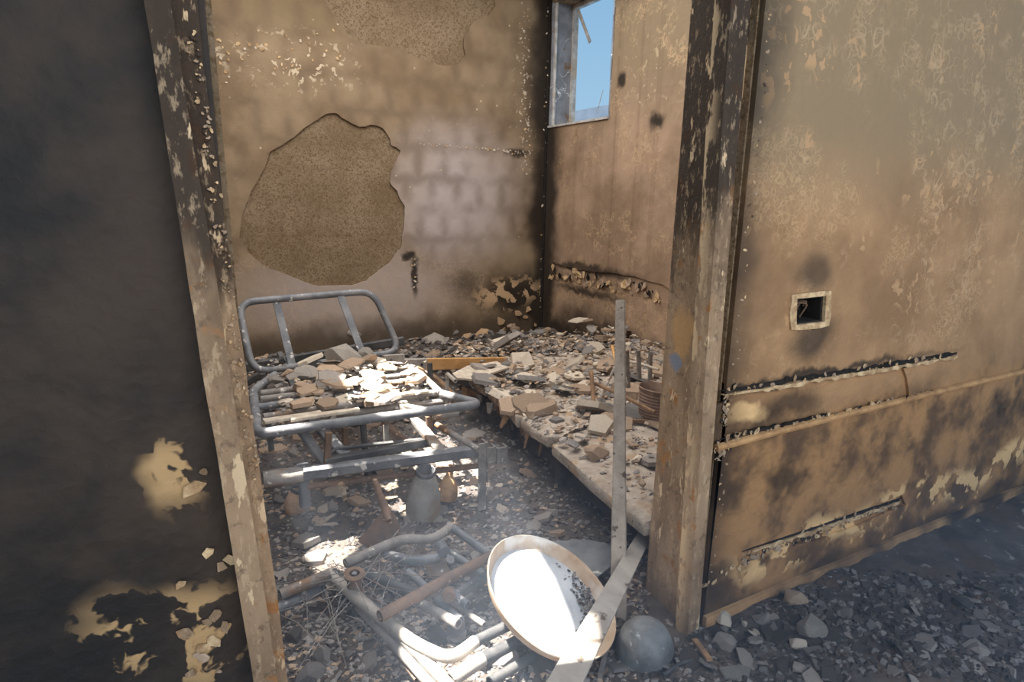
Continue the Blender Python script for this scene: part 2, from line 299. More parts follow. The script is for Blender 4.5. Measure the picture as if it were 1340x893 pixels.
# ------------------------------------------------------------------ mesh helpers
class MB:
    def __init__(s): s.v = []; s.f = []; s.mi = []; s.k = 0
    def add(s, vs, fs):
        b = len(s.v); s.v += [Vector(v) for v in vs]; s.f += [tuple(i+b for i in f) for f in fs]; s.mi += [s.k]*len(fs); return s
    def box(s, a, b):
        x0, y0, z0 = a; x1, y1, z1 = b
        return s.add([(x0,y0,z0),(x1,y0,z0),(x1,y1,z0),(x0,y1,z0),(x0,y0,z1),(x1,y0,z1),(x1,y1,z1),(x0,y1,z1)],
                     [(3,2,1,0),(4,5,6,7),(0,1,5,4),(1,2,6,5),(2,3,7,6),(3,0,4,7)])
    def bar(s, p0, p1, w, h, up=(0,0,1), w1=None, h1=None, bev=.0):
        p0 = Vector(p0); p1 = Vector(p1); d = _n(p1-p0); sd_ = _n(d.cross(Vector(up))); u = _n(sd_.cross(d))
        rings_ = []
        for p, ww, hh in ((p0, w, h), (p1, w1 or w, h1 or h)):
            c = min(ww, hh)*.18
            for a, b in ((-ww/2+c,-hh/2),(ww/2-c,-hh/2),(ww/2,-hh/2+c),(ww/2,hh/2-c),(ww/2-c,hh/2),(-ww/2+c,hh/2),(-ww/2,hh/2-c),(-ww/2,-hh/2+c)):
                rings_.append(p+sd_*a+u*b)
        return s.add(rings_, [(i, (i+1) % 8, 8+(i+1) % 8, 8+i) for i in range(8)]+[tuple(range(7,-1,-1)), tuple(range(8,16))])
    def tube(s, pts, r, seg=10, closed=False, hollow=False):
        pts = [Vector(p) for p in pts]; n = len(pts); rs = r if isinstance(r, (list, tuple)) else [r]*n
        vs = []; ref = None
        for i, p in enumerate(pts):
            if closed: t = pts[(i+1) % n]-pts[i-1]
            else: t = pts[min(i+1, n-1)]-pts[max(i-1, 0)]
            t = _n(t)
            if ref is None:
                ref = Vector((0,0,1)) if abs(t.z) < .9 else Vector((1,0,0))
            ref = _n(ref-t*ref.dot(t)); bi = t.cross(ref)
            for k in range(seg):
                a = 2*PI*k/seg; vs.append(p+(ref*math.cos(a)+bi*math.sin(a))*rs[i])
        fs = []
        for i in range(n if closed else n-1):
            j = (i+1) % n
            for k in range(seg):
                k2 = (k+1) % seg; fs.append((i*seg+k, i*seg+k2, j*seg+k2, j*seg+k))
        if not closed:
            if hollow:                           # inset dark bore at both ends
                for i, dr in ((0, 1), (n-1, -1)):
                    base = len(vs); t = _n(pts[1]-pts[0]) if i == 0 else _n(pts[-2]-pts[-1])
                    for k in range(seg): vs.append(pts[i]+(vs[i*seg+k]-pts[i])*.72)
                    for k in range(seg): vs.append(pts[i]+(vs[i*seg+k]-pts[i])*.7+t*rs[i]*2.2)
                    for k in range(seg):
                        k2 = (k+1) % seg
                        q = [(i*seg+k, i*seg+k2, base+k2, base+k), (base+k, base+k2, base+seg+k2, base+seg+k)]
                        fs += [tuple(reversed(x)) for x in q] if i == 0 else q
                    cap = tuple(base+seg+k for k in range(seg)); fs.append(cap if i else tuple(reversed(cap)))
            else:
                fs.append(tuple(range(seg-1, -1, -1))); fs.append(tuple(range((n-1)*seg, n*seg)))
        return s.add(vs, fs)
    def lathe(s, prof, mat=None, seg=28):
        vs = []; fs = []; n = len(prof)
        for r, z in prof:
            for k in range(seg):
                a = 2*PI*k/seg; v = Vector((r*math.cos(a), r*math.sin(a), z)); vs.append(mat @ v if mat else v)
        for i in range(n-1):
            for k in range(seg):
                k2 = (k+1) % seg; fs.append((i*seg+k, i*seg+k2, (i+1)*seg+k2, (i+1)*seg+k))
        return s.add(vs, fs)
    def prism(s, loops, m0, m1):
        """polygon with holes; m0/m1 map (u,v) to front and back points"""
        lo = [[Vector((u, v, 0)) for u, v in L] for L in loops]; flat = [p for L in lo for p in L]
        tr = tessellate_polygon(lo); n = len(flat)
        vs = [m0(p.x, p.y) for p in flat]+[m1(p.x, p.y) for p in flat]
        fs = []
        for t in tr: fs.append(tuple(t)); fs.append(tuple(n+i for i in reversed(t)))
        b = 0
        for L in lo:
            k = len(L)
            for i in range(k): fs.append((b+i, b+(i+1) % k, n+b+(i+1) % k, n+b+i))
            b += k
        return s.add(vs, fs)
    def build(s, name, mat, parent=None, smooth=False, fix=False):
        off = Vector(WL.get(parent.name, (0,0,0))) if parent else Vector((0,0,0))
        me = bpy.data.meshes.new(name); me.from_pydata([v-off for v in s.v], [], s.f)
        for m in (mat if isinstance(mat, list) else [mat]): me.materials.append(m)
        me.polygons.foreach_set('material_index', s.mi)
        if fix:
            bm = bmesh.new(); bm.from_mesh(me); bmesh.ops.recalc_face_normals(bm, faces=bm.faces); bm.to_mesh(me); bm.free()
        me.validate()
        if smooth:
            me.polygons.foreach_set('use_smooth', [True]*len(me.polygons))
            try: me.set_sharp_from_angle(angle=math.radians(42))
            except Exception: pass
        o = bpy.data.objects.new(name, me); COL.objects.link(o)
        if parent: o.parent = parent; WL[o.name] = tuple(off)
        return o
WL = {}
def tag(o, label, cat, group=None, kind=None):
    if label: o['label'] = label
    if cat: o['category'] = cat
    if group: o['group'] = group
    if kind: o['kind'] = kind
    return o
def thing(name, label, cat, loc, group=None):
    o = bpy.data.objects.new(name, None); COL.objects.link(o); o.location = loc; o.empty_display_size = .1
    WL[o.name] = tuple(loc); return tag(o, label, cat, group)
def struct(o): o['kind'] = 'structure'; return o
def fillet(pts, r, n=6, closed=False):
    pts = [Vector(p) for p in pts]; out = []; N = len(pts)
    for i, p in enumerate(pts):
        if not closed and i in (0, N-1): out.append(p); continue
        a = pts[i-1]-p; b = pts[(i+1) % N]-p; rr = min(r, a.length*.45, b.length*.45)
        A = p+_n(a)*rr; B = p+_n(b)*rr
        for k in range(n+1):
            t = k/n; out.append(A*(1-t)**2+p*2*t*(1-t)+B*t*t)
    return out
def ragged(poly, amp, it=2, rnd=random):
    for _ in range(it):
        o = []
        for i, p in enumerate(poly):
            q = poly[(i+1) % len(poly)]; dx, dy = q[0]-p[0], q[1]-p[1]; L = math.hypot(dx, dy) or 1
            k = rnd.uniform(-amp, amp)*min(1, L/.1); o += [p, ((p[0]+q[0])/2-dy/L*k, (p[1]+q[1])/2+dx/L*k)]
        poly = o; amp *= .6
    return poly
def nz(x, y, s, o=0.0): return mnoise.noise(Vector((x*s, y*s, o)))

# ------------------------------------------------------------------ dimensions
YD, YR, YB, XW, XL, ZR = 1.118, 1.30, 4.648, 2.827, -.55, 3.0
def ground(x, y):
    h = .012+.022*nz(x, y, 3.1)+.014*nz(x, y, 9, 3)+.008*nz(x, y, 24, 7)
    h += .10*math.exp(-((y-4.5)/.45)**2)*(1 if x < 2.9 else 0)*(.7+.5*nz(x, y, 4, 5))      # heap along the back wall
    h += .06*math.exp(-((x-.75)/.5)**2-((y-2.75)/.5)**2)                                   # under the bed
    h += .05*math.exp(-((x-1.7)/.5)**2-((y-.75)/.35)**2)*(.7+.6*nz(x, y, 6, 2))             # outside the door wall
    return max(h, -.01)

# ------------------------------------------------------------------ floor
def make_floor():
    mb = MB(); nx, ny = 190, 210; x0, x1, y0, y1 = -.8, 4.2, -2.2, 4.75
    for j in range(ny+1):
        y = y0+(y1-y0)*j/ny
        for i in range(nx+1):
            x = x0+(x1-x0)*i/nx; mb.v.append(Vector((x, y, ground(x, y))))
    for j in range(ny):
        for i in range(nx):
            a = j*(nx+1)+i; mb.f.append((a, a+1, a+nx+2, a+nx+1)); mb.mi.append(0)
    return struct(mb.build('floor', M['floor'], smooth=True))
floor = make_floor()

# ------------------------------------------------------------------ back wall: rough render core with a broken plaster coat
bk = lambda px, py: (lambda p: (p.x, p.z))(Py(px, py, YB))
wall_back = struct(MB().box((XL-.15, YB+.018, -.05), (XW+.2, YB+.2, ZR)).build('wall_back', M['render']))
PATCH = [(313,312),(316,285),(325,262),(335,240),(348,215),(352,200),(372,188),(395,170),(415,157),(425,150),(440,148),(455,158),(470,166),(485,163),(500,167),(511,183),(512,190),(524,197),(520,207),(512,225),(510,238),(520,250),(530,270),(529,295),(525,325),(510,345),(490,360),(480,368),(460,374),(420,375),(400,370),(370,358),(345,348),(325,330)]
PATCH2 = [(418,-30),(424,2),(440,25),(455,45),(470,55),(500,60),(520,62),(535,72),(555,78),(580,86),(600,84),(609,72),(607,50),(615,35),(625,25),(640,20),(648,8),(640,-30)]
ho = [ragged([bk(*p) for p in q], .009, 2) for q in (PATCH, PATCH2)]
outer = [(XL, -.03), (XW, -.03), (XW, ZR), (XL, ZR)]
struct(MB().prism([outer]+ho, lambda u, v: (u, YB, v), lambda u, v: (u, YB+.018, v)).build('plaster_coat', M['back'], wall_back, fix=True))

# ------------------------------------------------------------------ window wall
WY0, WY1, WZ0, WZ1 = 3.80, 4.62, 1.783, 2.74
yz = lambda px, py: (lambda p: (p.y, p.z))(Px(px, py, XW))
wloop = [(WY0, WZ0), (WY1, WZ0), (WY1, WZ1), (WY0, WZ1)]
core = [(YR, -.05), (YB+.2, -.05), (YB+.2, ZR), (YR-.25, ZR)]
wall_right = struct(MB().prism([core, wloop], lambda u, v: (XW+.018, u, v), lambda u, v: (XW+.24, u, v)).build('wall_right', M['render'], fix=True))
chase = ragged([yz(722,343),(4.2,.665),yz(800,357),yz(866,372),(3.0,.64),(3.0,.55),yz(866,394),yz(800,384),(4.2,.535),yz(722,366)], .012, 2)
pout = [(YR, -.03), (YB, -.03), (YB, ZR), (YR, ZR)]
wl2 = [(WY0-.01, WZ0-.005), (WY1+.005, WZ0-.005), (WY1+.005, WZ1+.01), (WY0-.01, WZ1+.01)]
wl2 = ragged(wl2, .012, 3)
struct(MB().prism([pout, wl2, chase], lambda u, v: (XW, u, v), lambda u, v: (XW+.018, u, v)).build('plaster_coat', M['right'], wall_right, fix=True))

# window: scorched tiled reveal, pale frame, bare opening
g = G('crazed_window_reveal'); e = g.vor(4.2, 'DISTANCE_TO_EDGE', g.warp(.25, 6)); cm = g.step(g.noise(3.1, 2, .5), .44, .56)
col = g.mix(g.step(g.noise(5, 4, .6), .3, .7), S(150, 152, 158), S(112, 112, 116)); col = g.mix(g.step(g.noise(7, 3), .56, .66), col, S(120, 96, 76))
col = g.mix(g.ma('MULTIPLY', g.step(e, .010, .004), cm), col, S(225, 225, 222)); M['reveal'] = g.out(col, .6, 0, g.bump(g.noise(50, 4), .3, .005))
M['wframe'] = simple('scorched_white_frame', S(206, 204, 200), S(160, 152, 144), 14, .5, .1, .3, 90, c2=S(186, 170, 150))
win = struct(thing('window_1', None, None, (XW, (WY0+WY1)/2, WZ0)))
t = .012
struct(MB().box((XW+.002, WY1-t, WZ0), (XW+.235, WY1+.004, WZ1)).build('reveal_panel', M['reveal'], win))
struct(MB().box((XW+.002, WY0-.004, WZ0), (XW+.235, WY0+t, WZ1)).build('reveal_panel', M['reveal'], win))
struct(MB().box((XW+.002, WY0, WZ1-t), (XW+.235, WY1, WZ1+.004)).build('reveal_panel', M['jamb'], win))
struct(MB().box((XW-.012, WY0+.0, WZ0-.004), (XW+.235, WY1, WZ0+.012)).build('window_sill', M['wframe'], win))
fr = MB()
fx0, fx1 = XW+.19, XW+.23
for (ya, yb_, za, zb) in ((WY0+t, WY1-t, WZ0+.012, WZ0+.045), (WY0+t, WY1-t, WZ1-t-.03, WZ1-t), (WY1-t-.03, WY1-t, WZ0+.04, WZ1-.04), (WY0+t, WY0+t+.03, WZ0+.04, WZ1-.04)):
    fr.box((fx0, ya, za), (fx1, yb_, zb))
struct(fr.build('window_frame', M['wframe'], win))
struct(MB().bar((XW+.03, WY1-.02, WZ0+.012), (XW+.03, WY1-.02, WZ1-.015), .03, .02, (1,0,0)).build('edge_bead', M['wframe'], win))
bd = MB()
a = Px(757, 14, XW+.16); b = Px(772, 55, XW+.16)
hang = tag(MB().bar(a, b, .028, .012, (1,0,0)).build('hanging_strip', M['wframe']), 'pale broken strip hanging inside the top of the window opening', 'strip')
a = Px(789, 118, XW+.2); b = Px(781, 148, XW+.2)
struct(MB().tube([a, b], .003, 6).build('wire_stub', M['wframe'], win))
# plain grey wall top beyond the window
M['far'] = simple('far_roof', S(70, 84, 100), S(60, 74, 90), 3, .9)
far = tag(MB().box((8.0, 6.5, -.2), (8.4, 16.0, 3.02)).build('neighbouring_wall', M['far']), 'grey blue neighbouring wall seen low through the window', 'wall')

# ------------------------------------------------------------------ door wall (right of the opening, header, left of it)
xz = lambda px, py: (lambda p: (p.x, p.z))(Py(px, py, YD))
OL, OR, OH = .085, 1.235, 1.86
co_ = [(XL-1.6, -.05), (OL, -.05), (OL, OH), (OR+.025, OH), (OR+.025, -.05), (3.9, -.05), (3.9, ZR), (XL-1.6, ZR)]
SOCK = [xz(1041,391), xz(1079,387), xz(1077,421), xz(1040,425)]
wall_front = struct(MB().prism([co_, SOCK], lambda u, v: (u, YD+.016, v), lambda u, v: (u, YR, v)).build('wall_front', M['render'], fix=True))
chase2 = ragged([xz(936,531),xz(960,521),xz(1000,513),xz(1040,505),xz(1100,491),xz(1180,474),xz(1190,520),xz(1100,543),xz(1040,555),xz(980,569),xz(930,580)], .010, 2)
sockp = ragged([xz(1036,386), xz(1082,383), xz(1081,426), xz(1064,432), xz(1036,428)], .008, 2)
low2 = ragged([xz(1025,707),xz(1045,700),xz(1070,690),xz(1100,678),xz(1180,648),xz(1185,662),xz(1110,693),xz(1075,706),xz(1045,713)], .006, 2)
pl_ = [(XL-1.6, -.03), (OL-.01, -.03), (OL-.01, OH+.01), (OR+.03, OH+.01), (OR+.03, -.03), (3.9, -.03), (3.9, ZR), (XL-1.6, ZR)]
struct(MB().prism([pl_, chase2, sockp, low2], lambda u, v: (u, YD, v), lambda u, v: (u, YD+.016, v)).build('plaster_coat', M['front'], wall_front, fix=True))
struct(MB().box((OR+.03, YD+.009, .57), (2.6, YD+.0155, .76)).build('chase_bed', M['front'], wall_front))
struct(MB().box((1.4, YD+.009, .1), (2.4, YD+.0155, .26)).build('chase_bed', M['front'], wall_front))
struct(MB().box((XW+.009, 2.8, .48), (XW+.0175, YB-.02, .72)).build('chase_bed', M['right'], wall_right))
bc = Vector(((SOCK[0][0]+SOCK[2][0])/2, YD+.05, (SOCK[0][1]+SOCK[2][1])/2))
sb = thing('socket_box', 'burnt out square socket box hole in the scorched wall right of the doorway', 'socket', (bc.x, YD+.016, bc.z))
q = MB(); inner = lambda s_: [(bc.x+(u-bc.x)*s_, bc.z+(v-bc.z)*s_) for u, v in SOCK]
q.prism([inner(1.0), inner(.86)], lambda u, v: (u, YD+.004, v), lambda u, v: (u, YD+.075, v)); 
q.prism([inner(1.0)], lambda u, v: (u, YD+.07, v), lambda u, v: (u, YD+.078, v)); q.build('back_box', M['soot'], sb, fix=True)
q = MB(); q.prism([ragged(inner(1.34), .008, 2), inner(1.0)], lambda u, v: (u, YD-.006, v), lambda u, v: (u, YD+.02, v)); q.build('plaster_rim', M['flake'], sb, fix=True)
for k in range(4):
    p = [bc+Vector((random.uniform(-.03,.03), random.uniform(-.035,.02), random.uniform(-.03,.03))) for _ in range(4)]
    MB().tube(fillet(p, .02, 3), .0025, 5).build('wire', M['plpale' if k == 0 else 'rust'], sb)
struct(MB().tube([Vector((OR+.01, YD-.002, .583)), Vector((1.5, YD-.002, .588)), Vector((2.2, YD-.002, .592)), Vector((3.8, YD-.002, .59))], .011, 8).build('plaster_ridge', simple('ridge_plaster', S(196,152,104), S(150,112,76), 10, .9), wall_front, smooth=True))
bb = MB(); bb.prism([[(OR+.03, 0), (3.9, 0), (3.9, .05)]+[(3.9-.1*i, .05+random.uniform(-.003,.003)) for i in range(1, 26)]+[(OR+.03, .048)]], lambda u, v: (u, YD-.014, v), lambda u, v: (u, YD+.001, v))
struct(bb.build('baseboard_right', simple('scorched_skirting', S(186, 144, 100), S(120, 92, 68), 5, .8, 0, .3, 60, c2=S(66, 54, 46)), fix=True))
struct(MB().box((XL-.15, YR-.02, -.05), (XL, YB+.02, ZR)).build('wall_left', M['render']))

# ------------------------------------------------------------------ roof sheets, unseen, with holes shaped to throw the sun patches
def to_roof(p, zr): p = Vector(p); return p+SUN*((zr-p.z)/SUN.z)
def hole(pxs, z): return ragged([(lambda r: (r.x, r.y))(to_roof(Pz(x, y, z), ZR+.01)) for x, y in pxs], .02, 1)
H1 = hole([(450,505),(480,490),(530,472),(556,478),(590,506),(598,520),(560,538),(545,556),(500,548),(462,540)], .42)
H2 = hole([(388,712),(402,694),(436,680),(462,684),(458,706),(448,730),(408,738)], .06)
TN, TC = _n(Vector((.305, -.373, .876))), Vector((.83, 1.263, .174-.036))
def Pt(px, py): d = ray(px, py); return EYE+d*((TC-EYE).dot(TN)/d.dot(TN))     # a point on the tilted tray's dish
H3 = ragged([(lambda r: (r.x, r.y))(to_roof(p, ZR+.01)) for p in [Pt(622,705), Pt(650,678), Pt(690,698), Pt(704,722), Pt(722,752), Pt(742,800), Pt(751,838), Pz(770,812,.2), Pz(779,800,.2), Pz(786,850,.2), Pz(772,925,.2), Pz(490,930,.1), Pz(512,862,.1), Pz(545,822,.1), Pz(598,806,.1), Pz(636,800,.1)]], .006, 1)
ro = MB(); ro.prism([[(XL-.2, .35), (3.9, .35), (3.9, YB+.25), (XL-.2, YB+.25)], H1, H2, H3], lambda u, v: (u, v, ZR), lambda u, v: (u, v, ZR+.02))
struct(ro.build('ceiling', M['steeldark'], fix=True))

# ------------------------------------------------------------------ door frame
DX = OR-.01
fr = struct(thing('door_1', None, None, (0, 0, 0)))
def strip(pts_front, depth, name, parent, amp=.004, mat='jamb', y=YD):
    mb = MB(); mb.prism([ragged(pts_front, amp, 3)], lambda u, v: (u, y, v), lambda u, v: (u, y+depth, v)); return struct(mb.build(name, M[mat], parent, fix=True))
# right: deep reveal board and a proud face strip with a dark joint between
XRV = 1.225
struct(MB().prism([ragged([(1.155, -.02), (1.155, 1.9), (1.335, 1.9), (1.325, -.02)], .005, 3)], lambda u, v: (XRV+.012*(v/1.9), u, v), lambda u, v: (XRV+.05, u, v)).build('reveal_board', M['jamb'], fr, fix=True))
A = [xz(893,830), xz(946,-20), xz(973,-20), xz(906,832)]
strip([(A[0][0]+.0, -.01), (A[1][0], 1.86), (A[2][0], 1.86), (A[3][0], -.01)], .05, 'face_strip', fr, .004, 'jamb', YD-.022)
struct(MB().bar((1.238, 1.150, -.02), (1.236, 1.160, 1.9), .012, .02, (0,1,0)).build('joint_gap', M['soot'], fr))
# left: a wide leaning face and a narrower stop behind it
def zx(px, py, y): p = Py(px, py, y); return (p.x, p.z)
y1 = YD-.05
L = [zx(332,893,y1), zx(284,593,y1), zx(236,300,y1), zx(187,0,y1), zx(225,0,y1), zx(272,300,y1), zx(316,593,y1), zx(366,893,y1)]
def ext(a, b, z): f = (z-a[1])/(b[1]-a[1]); return (a[0]+(b[0]-a[0])*f, z)
Lp = [ext(L[1], L[0], 0), L[1], L[2], ext(L[2], L[3], 1.86), ext(L[5], L[4], 1.86), L[5], L[6], ext(L[6], L[7], 0)]
strip(Lp, .05, 'face_strip', fr, .003, 'jamb', y1)
y2 = YD-.01
R_ = [zx(371,893,y2), zx(330,593,y2), zx(287,300,y2), zx(246,0,y2)]
Q_ = [zx(340,893,y2+.001), zx(296,593,y2), zx(248,300,y2), zx(200,0,y2)]
Rr = [zx(377,893,y2), zx(337,593,y2), zx(295,300,y2), zx(255,0,y2)]
strip([ext(Q_[1], Q_[0], 0), Q_[1], Q_[2], ext(Q_[2], Q_[3], 1.86), ext(Rr[2], Rr[3], 1.86), Rr[2], Rr[1], ext(Rr[1], Rr[0], 0)], .07, 'door_stop', fr, .004, 'jamb', y2)
strip([(-.1, 1.80), (1.33, 1.80), (1.33, 1.88), (-.1, 1.88)], .15, 'head_board', fr, .003, 'jamb', YD-.03)

# burnt corner bead where the back wall meets the window wall
tr = struct(MB().tube([Vector((XW-.008+.006*nz(z, 0, 5), YB-.008, z)) for z in [i*.06 for i in range(0, 51)]], [.011+.008*abs(nz(i, 1, .7)) for i in range(51)], 7).build('trim_1', M['soot'], smooth=True))

# curled paint and broken plaster lips, joined (too small and many to pick apart)
def flakes(name, spots, nrm, size, mats, parent, n_each=1):
    mb = MB(); N = Vector(nrm)
    for sp in spots:
        for _ in range(n_each):
            c = Vector(sp)+N*.002; s_ = size*random.uniform(.4, 1.3)
            t1 = _n(N.cross(Vector((random.uniform(-1,1), random.uniform(-1,1), random.uniform(-1,1))))); t2 = N.cross(t1)
            n = random.randint(5, 7); mb.k = random.randrange(len(mats)); lift = random.uniform(.15, .7)
            tp = []; bt = []
            for k in range(n):
                a = 2*PI*k/n+random.uniform(-.3,.3); rr = s_*random.uniform(.5, 1)
                u = math.cos(a)*rr; v = math.sin(a)*rr*.7; h = max(0, u/s_+.3)**2*s_*lift*.7
                tp.append(c+t1*u+t2*v+N*(h+.0014)); bt.append(c+t1*u+t2*v+N*h)
            mb.add(tp+bt, [tuple(range(n)), tuple(range(2*n-1, n-1, -1))]+[(i, n+i, n+(i+1) % n, (i+1) % n) for i in range(n)])
    o = mb.build(name, [M[m] for m in mats], parent, fix=True); o['kind'] = 'stuff'; return o
def along(p, q, n, jit):
    return [Vector(p).lerp(Vector(q), (i+random.random())/n)+Vector([random.uniform(-j, j) for j in jit]) for i in range(n)]
NF = (0,-1,0); NR = (-1,0,0)
fl = along((1.25,YD,.742), (2.3,YD,.725), 30, (.0,0,.012))+along((1.24,YD,.60), (2.3,YD,.60), 36, (0,0,.008))+along((1.40,YD,.20), (2.2,YD,.19), 46, (0,0,.02))+along((1.25,YD,.16), (1.5,YD,.19), 14, (0,0,.012))
fl += along((1.24,YD,.56), (1.34,YD,.60), 14, (0,0,.02))+along((1.27,YD,.64), (1.27,YD,.74), 10, (.012,0,.0))
flakes('peeling_paint', fl, NF, .013, ['flake', 'pltan', 'soot', 'jamb'], wall_front, 2)
def lip(name, x0, x1, z0, z1, h0, h1, mat, off, amp, n=46):
    lo_ = [(x0+(x1-x0)*i/n, z0+(z1-z0)*i/n+(h0+random.uniform(-amp, amp))*min(1, i/5)) for i in range(n+1)]
    up_ = [(x0+(x1-x0)*i/n, z0+(z1-z0)*i/n+(h1+random.uniform(-amp, amp)*.6)*min(1, i/5)+.0004) for i in range(n, -1, -1)]
    struct(MB().prism([lo_+up_], lambda u, v: (u, YD-off, v), lambda u, v: (u, YD+.004, v)).build(name, M[mat], wall_front, fix=True))
lip('crack_edge', 1.245, 2.4, .745, .725, -.010, .004, 'soot', .003, .006)
lip('plaster_lip', 1.25, 2.4, .734, .714, -.009, .001, 'flake', .007, .005)
lip('crack_edge', 1.25, 1.72, .605, .60, -.004, .006, 'soot', .003, .005, 20)
lip('plaster_lip', 1.40, 2.2, .212, .19, -.004, .006, 'flake', .006, .006, 30)
lip('crack_edge', 1.40, 2.2, .222, .20, -.003, .003, 'soot', .004, .003, 30)
fl = along((1.262,YD-.02,.2), (1.262,YD-.02,1.7), 60, (.012,0,0))
flakes('peeling_paint', fl, NF, .006, ['flake', 'pltan', 'jamb'], fr)
fl = along((XRV,1.17,.05), (XRV+.01,1.165,1.75), 170, (0,.012,0))
flakes('peeling_paint', fl, NR, .007, ['flake', 'pltan', 'jamb'], fr, 2)
fl = [Vector(Py(x, y, YD-.012)) for x, y in [(lambda t: (250+t*88+random.uniform(-7,9), 40+t*620))(random.random()) for _ in range(160)]]
flakes('peeling_paint', fl, NF, .0042, ['flake', 'pltan', 'jamb'], fr)
fl = along((XW,4.52,.60), (XW,3.12,.60), 60, (0,0,.05))
flakes('peeling_paint', fl, NR, .04, ['flake', 'pltan', 'flake', 'soot'], wall_right)
fl = along((2.64,YB,1.4), (2.58,YB,2.7), 80, (.05,0,0))+along((2.4,YB,1.575), (2.7,YB,1.585), 16, (0,0,.02))+along((1.63,YB,.5), (1.63,YB,.75), 8, (.02,0,0))
fl += along((1.7,YB,1.6), (2.5,YB,1.585), 30, (0,0,.006))
flakes('peeling_paint', fl, NF, .012, ['plpale', 'flake', 'plpale'], wall_back)
fl = along((XW-.02,YB-.012,.2), (XW-.02,YB-.012,2.8), 60, (.02,0,0))
flakes('peeling_paint', fl, NF, .014, ['flake', 'plpale', 'char'], tr)
fl = [Vector((random.uniform(.35,1.15), YB, random.gauss(2.1,.09))) for _ in range(46)]
flakes('lifted_paint', fl, NF, .015, ['flake', 'plpale', 'flake'], wall_back)
fl = [Vector(Py(x, y, YD)) for x, y in [(255,640),(262,610),(270,735),(285,738),(295,742),(245,760),(282,795),(290,810),(250,850),(262,845),(270,860),(275,840),(285,870),(255,870),(248,820),(265,815)] for _ in (0,)]
flakes('peeling_paint', [p+Vector((random.uniform(-.01,.01), 0, random.uniform(-.02,.02))) for p in fl], NF, .019, ['flake', 'pltan', 'jamb'], wall_front)

# ================================================================== OBJECTS
def V(*a): return Vector(a)
# ------------------------------------------------------------------ collapsed slabs on a charred base, right of the room
ZT = .25
base = thing('charred_bed_base', 'low blackened base under the row of scorched slabs', 'bed base', (2.05, 2.2, 0))
def lump(mb, x0, y0, x1, y1, z0, z1, n=14, amp=.03):
    m = 0; b = []
    for j in range(n+1):
        for i in range(n+1):
            u = i/n; v = j/n; e = min(u, 1-u, v, 1-v)*n
            x = x0+(x1-x0)*u; y = y0+(y1-y0)*v
            b.append(V(x+amp*nz(x, y, 9, 1), y+amp*nz(x, y, 9, 4), z0 if e < .5 else z1-.03+amp*1.4*nz(x, y, 12, 2)))
    mb.add(b, [(j*(n+1)+i, j*(n+1)+i+1, (j+1)*(n+1)+i+1, (j+1)*(n+1)+i) for j in range(n) for i in range(n)])
mb = MB(); lump(mb, 1.42, 1.36, 2.80, 3.2, .0, .21, 22); mb.build('charred_filling', M['char'], base, smooth=True)
for x, y in ((1.40, 1.62), (1.40, 2.1), (1.42, 2.6), (1.45, 3.0)):
    MB().bar((x, y, 0), (x+.01, y+.01, .2), .045, .045, (0,1,0)).build('block_support', M['char'], base)
mb = MB()
for k in range(60):                                              # rags of charred lining hanging under the slab edge
    y = random.uniform(1.35, 3.05); x = 1.355+random.uniform(-.02,.05); L = random.uniform(.02,.10); wd = random.uniform(.015,.06)
    a = V(x, y, .2); b = V(x+random.uniform(-.03,.05), y+random.uniform(-.03,.03), .2-L)
    mb.k = random.randrange(3); mb.bar(a, b, wd, .006, (1,.3,0), wd*.4)
o = mb.build('hanging_lining', [M['char'], M['ash'], M['stick']], base); o['kind'] = 'stuff'

def make_slab(loop, z, th, label, seed):
    rr = random.Random(seed); lp = ragged(loop, .014, 2, rr); cx = sum(p[0] for p in lp)/len(lp); cy = sum(p[1] for p in lp)/len(lp)
    o = thing('scorched_slab', label, 'slab', (cx, cy, z), 'scorched slabs in a row')
    mb = MB(); n = len(lp); rngs = [(.985, -th), (.995, -th*.9), (1.0, -th*.5), (.998, -th*.12), (.99, 0), (.94, .004), (.7, .006), (.4, .006), (.15, .004)]
    vs = []
    for s_, dz in rngs:
        for x, y in lp:
            X = cx+(x-cx)*s_; Y = cy+(y-cy)*s_; vs.append(V(X, Y, z+dz+(.010*nz(X, Y, 9, 8)+.006*nz(X, Y, 30, 2) if dz >= 0 else .006*nz(X+dz*9, Y, 22, 8))))
    fs = [(i*n+k, i*n+(k+1) % n, (i+1)*n+(k+1) % n, (i+1)*n+k) for i in range(len(rngs)-1) for k in range(n)]
    fs += [tuple(range(n-1, -1, -1)), tuple(range((len(rngs)-1)*n, len(rngs)*n))]
    mb.add(vs, fs).build('slab_body', M['slab'], o, smooth=True, fix=True)
    mb = MB()                                                     # fine crust on top
    for _ in range(260):
        f = math.sqrt(rr.random()); p, q = rr.choice(lp), (cx, cy); X = q[0]+(p[0]-q[0])*f*.95; Y = q[1]+(p[1]-q[1])*f*.95
        s_ = rr.uniform(.004, .014); mb.k = rr.randrange(4); mb.add(*crumb(V(X, Y, z+.006+s_*.2), s_, rr))
    k = mb.build('crust', [M['plgrey'], M['pltan'], M['plpale'], M['ash']], o); k['kind'] = 'stuff'
    return o
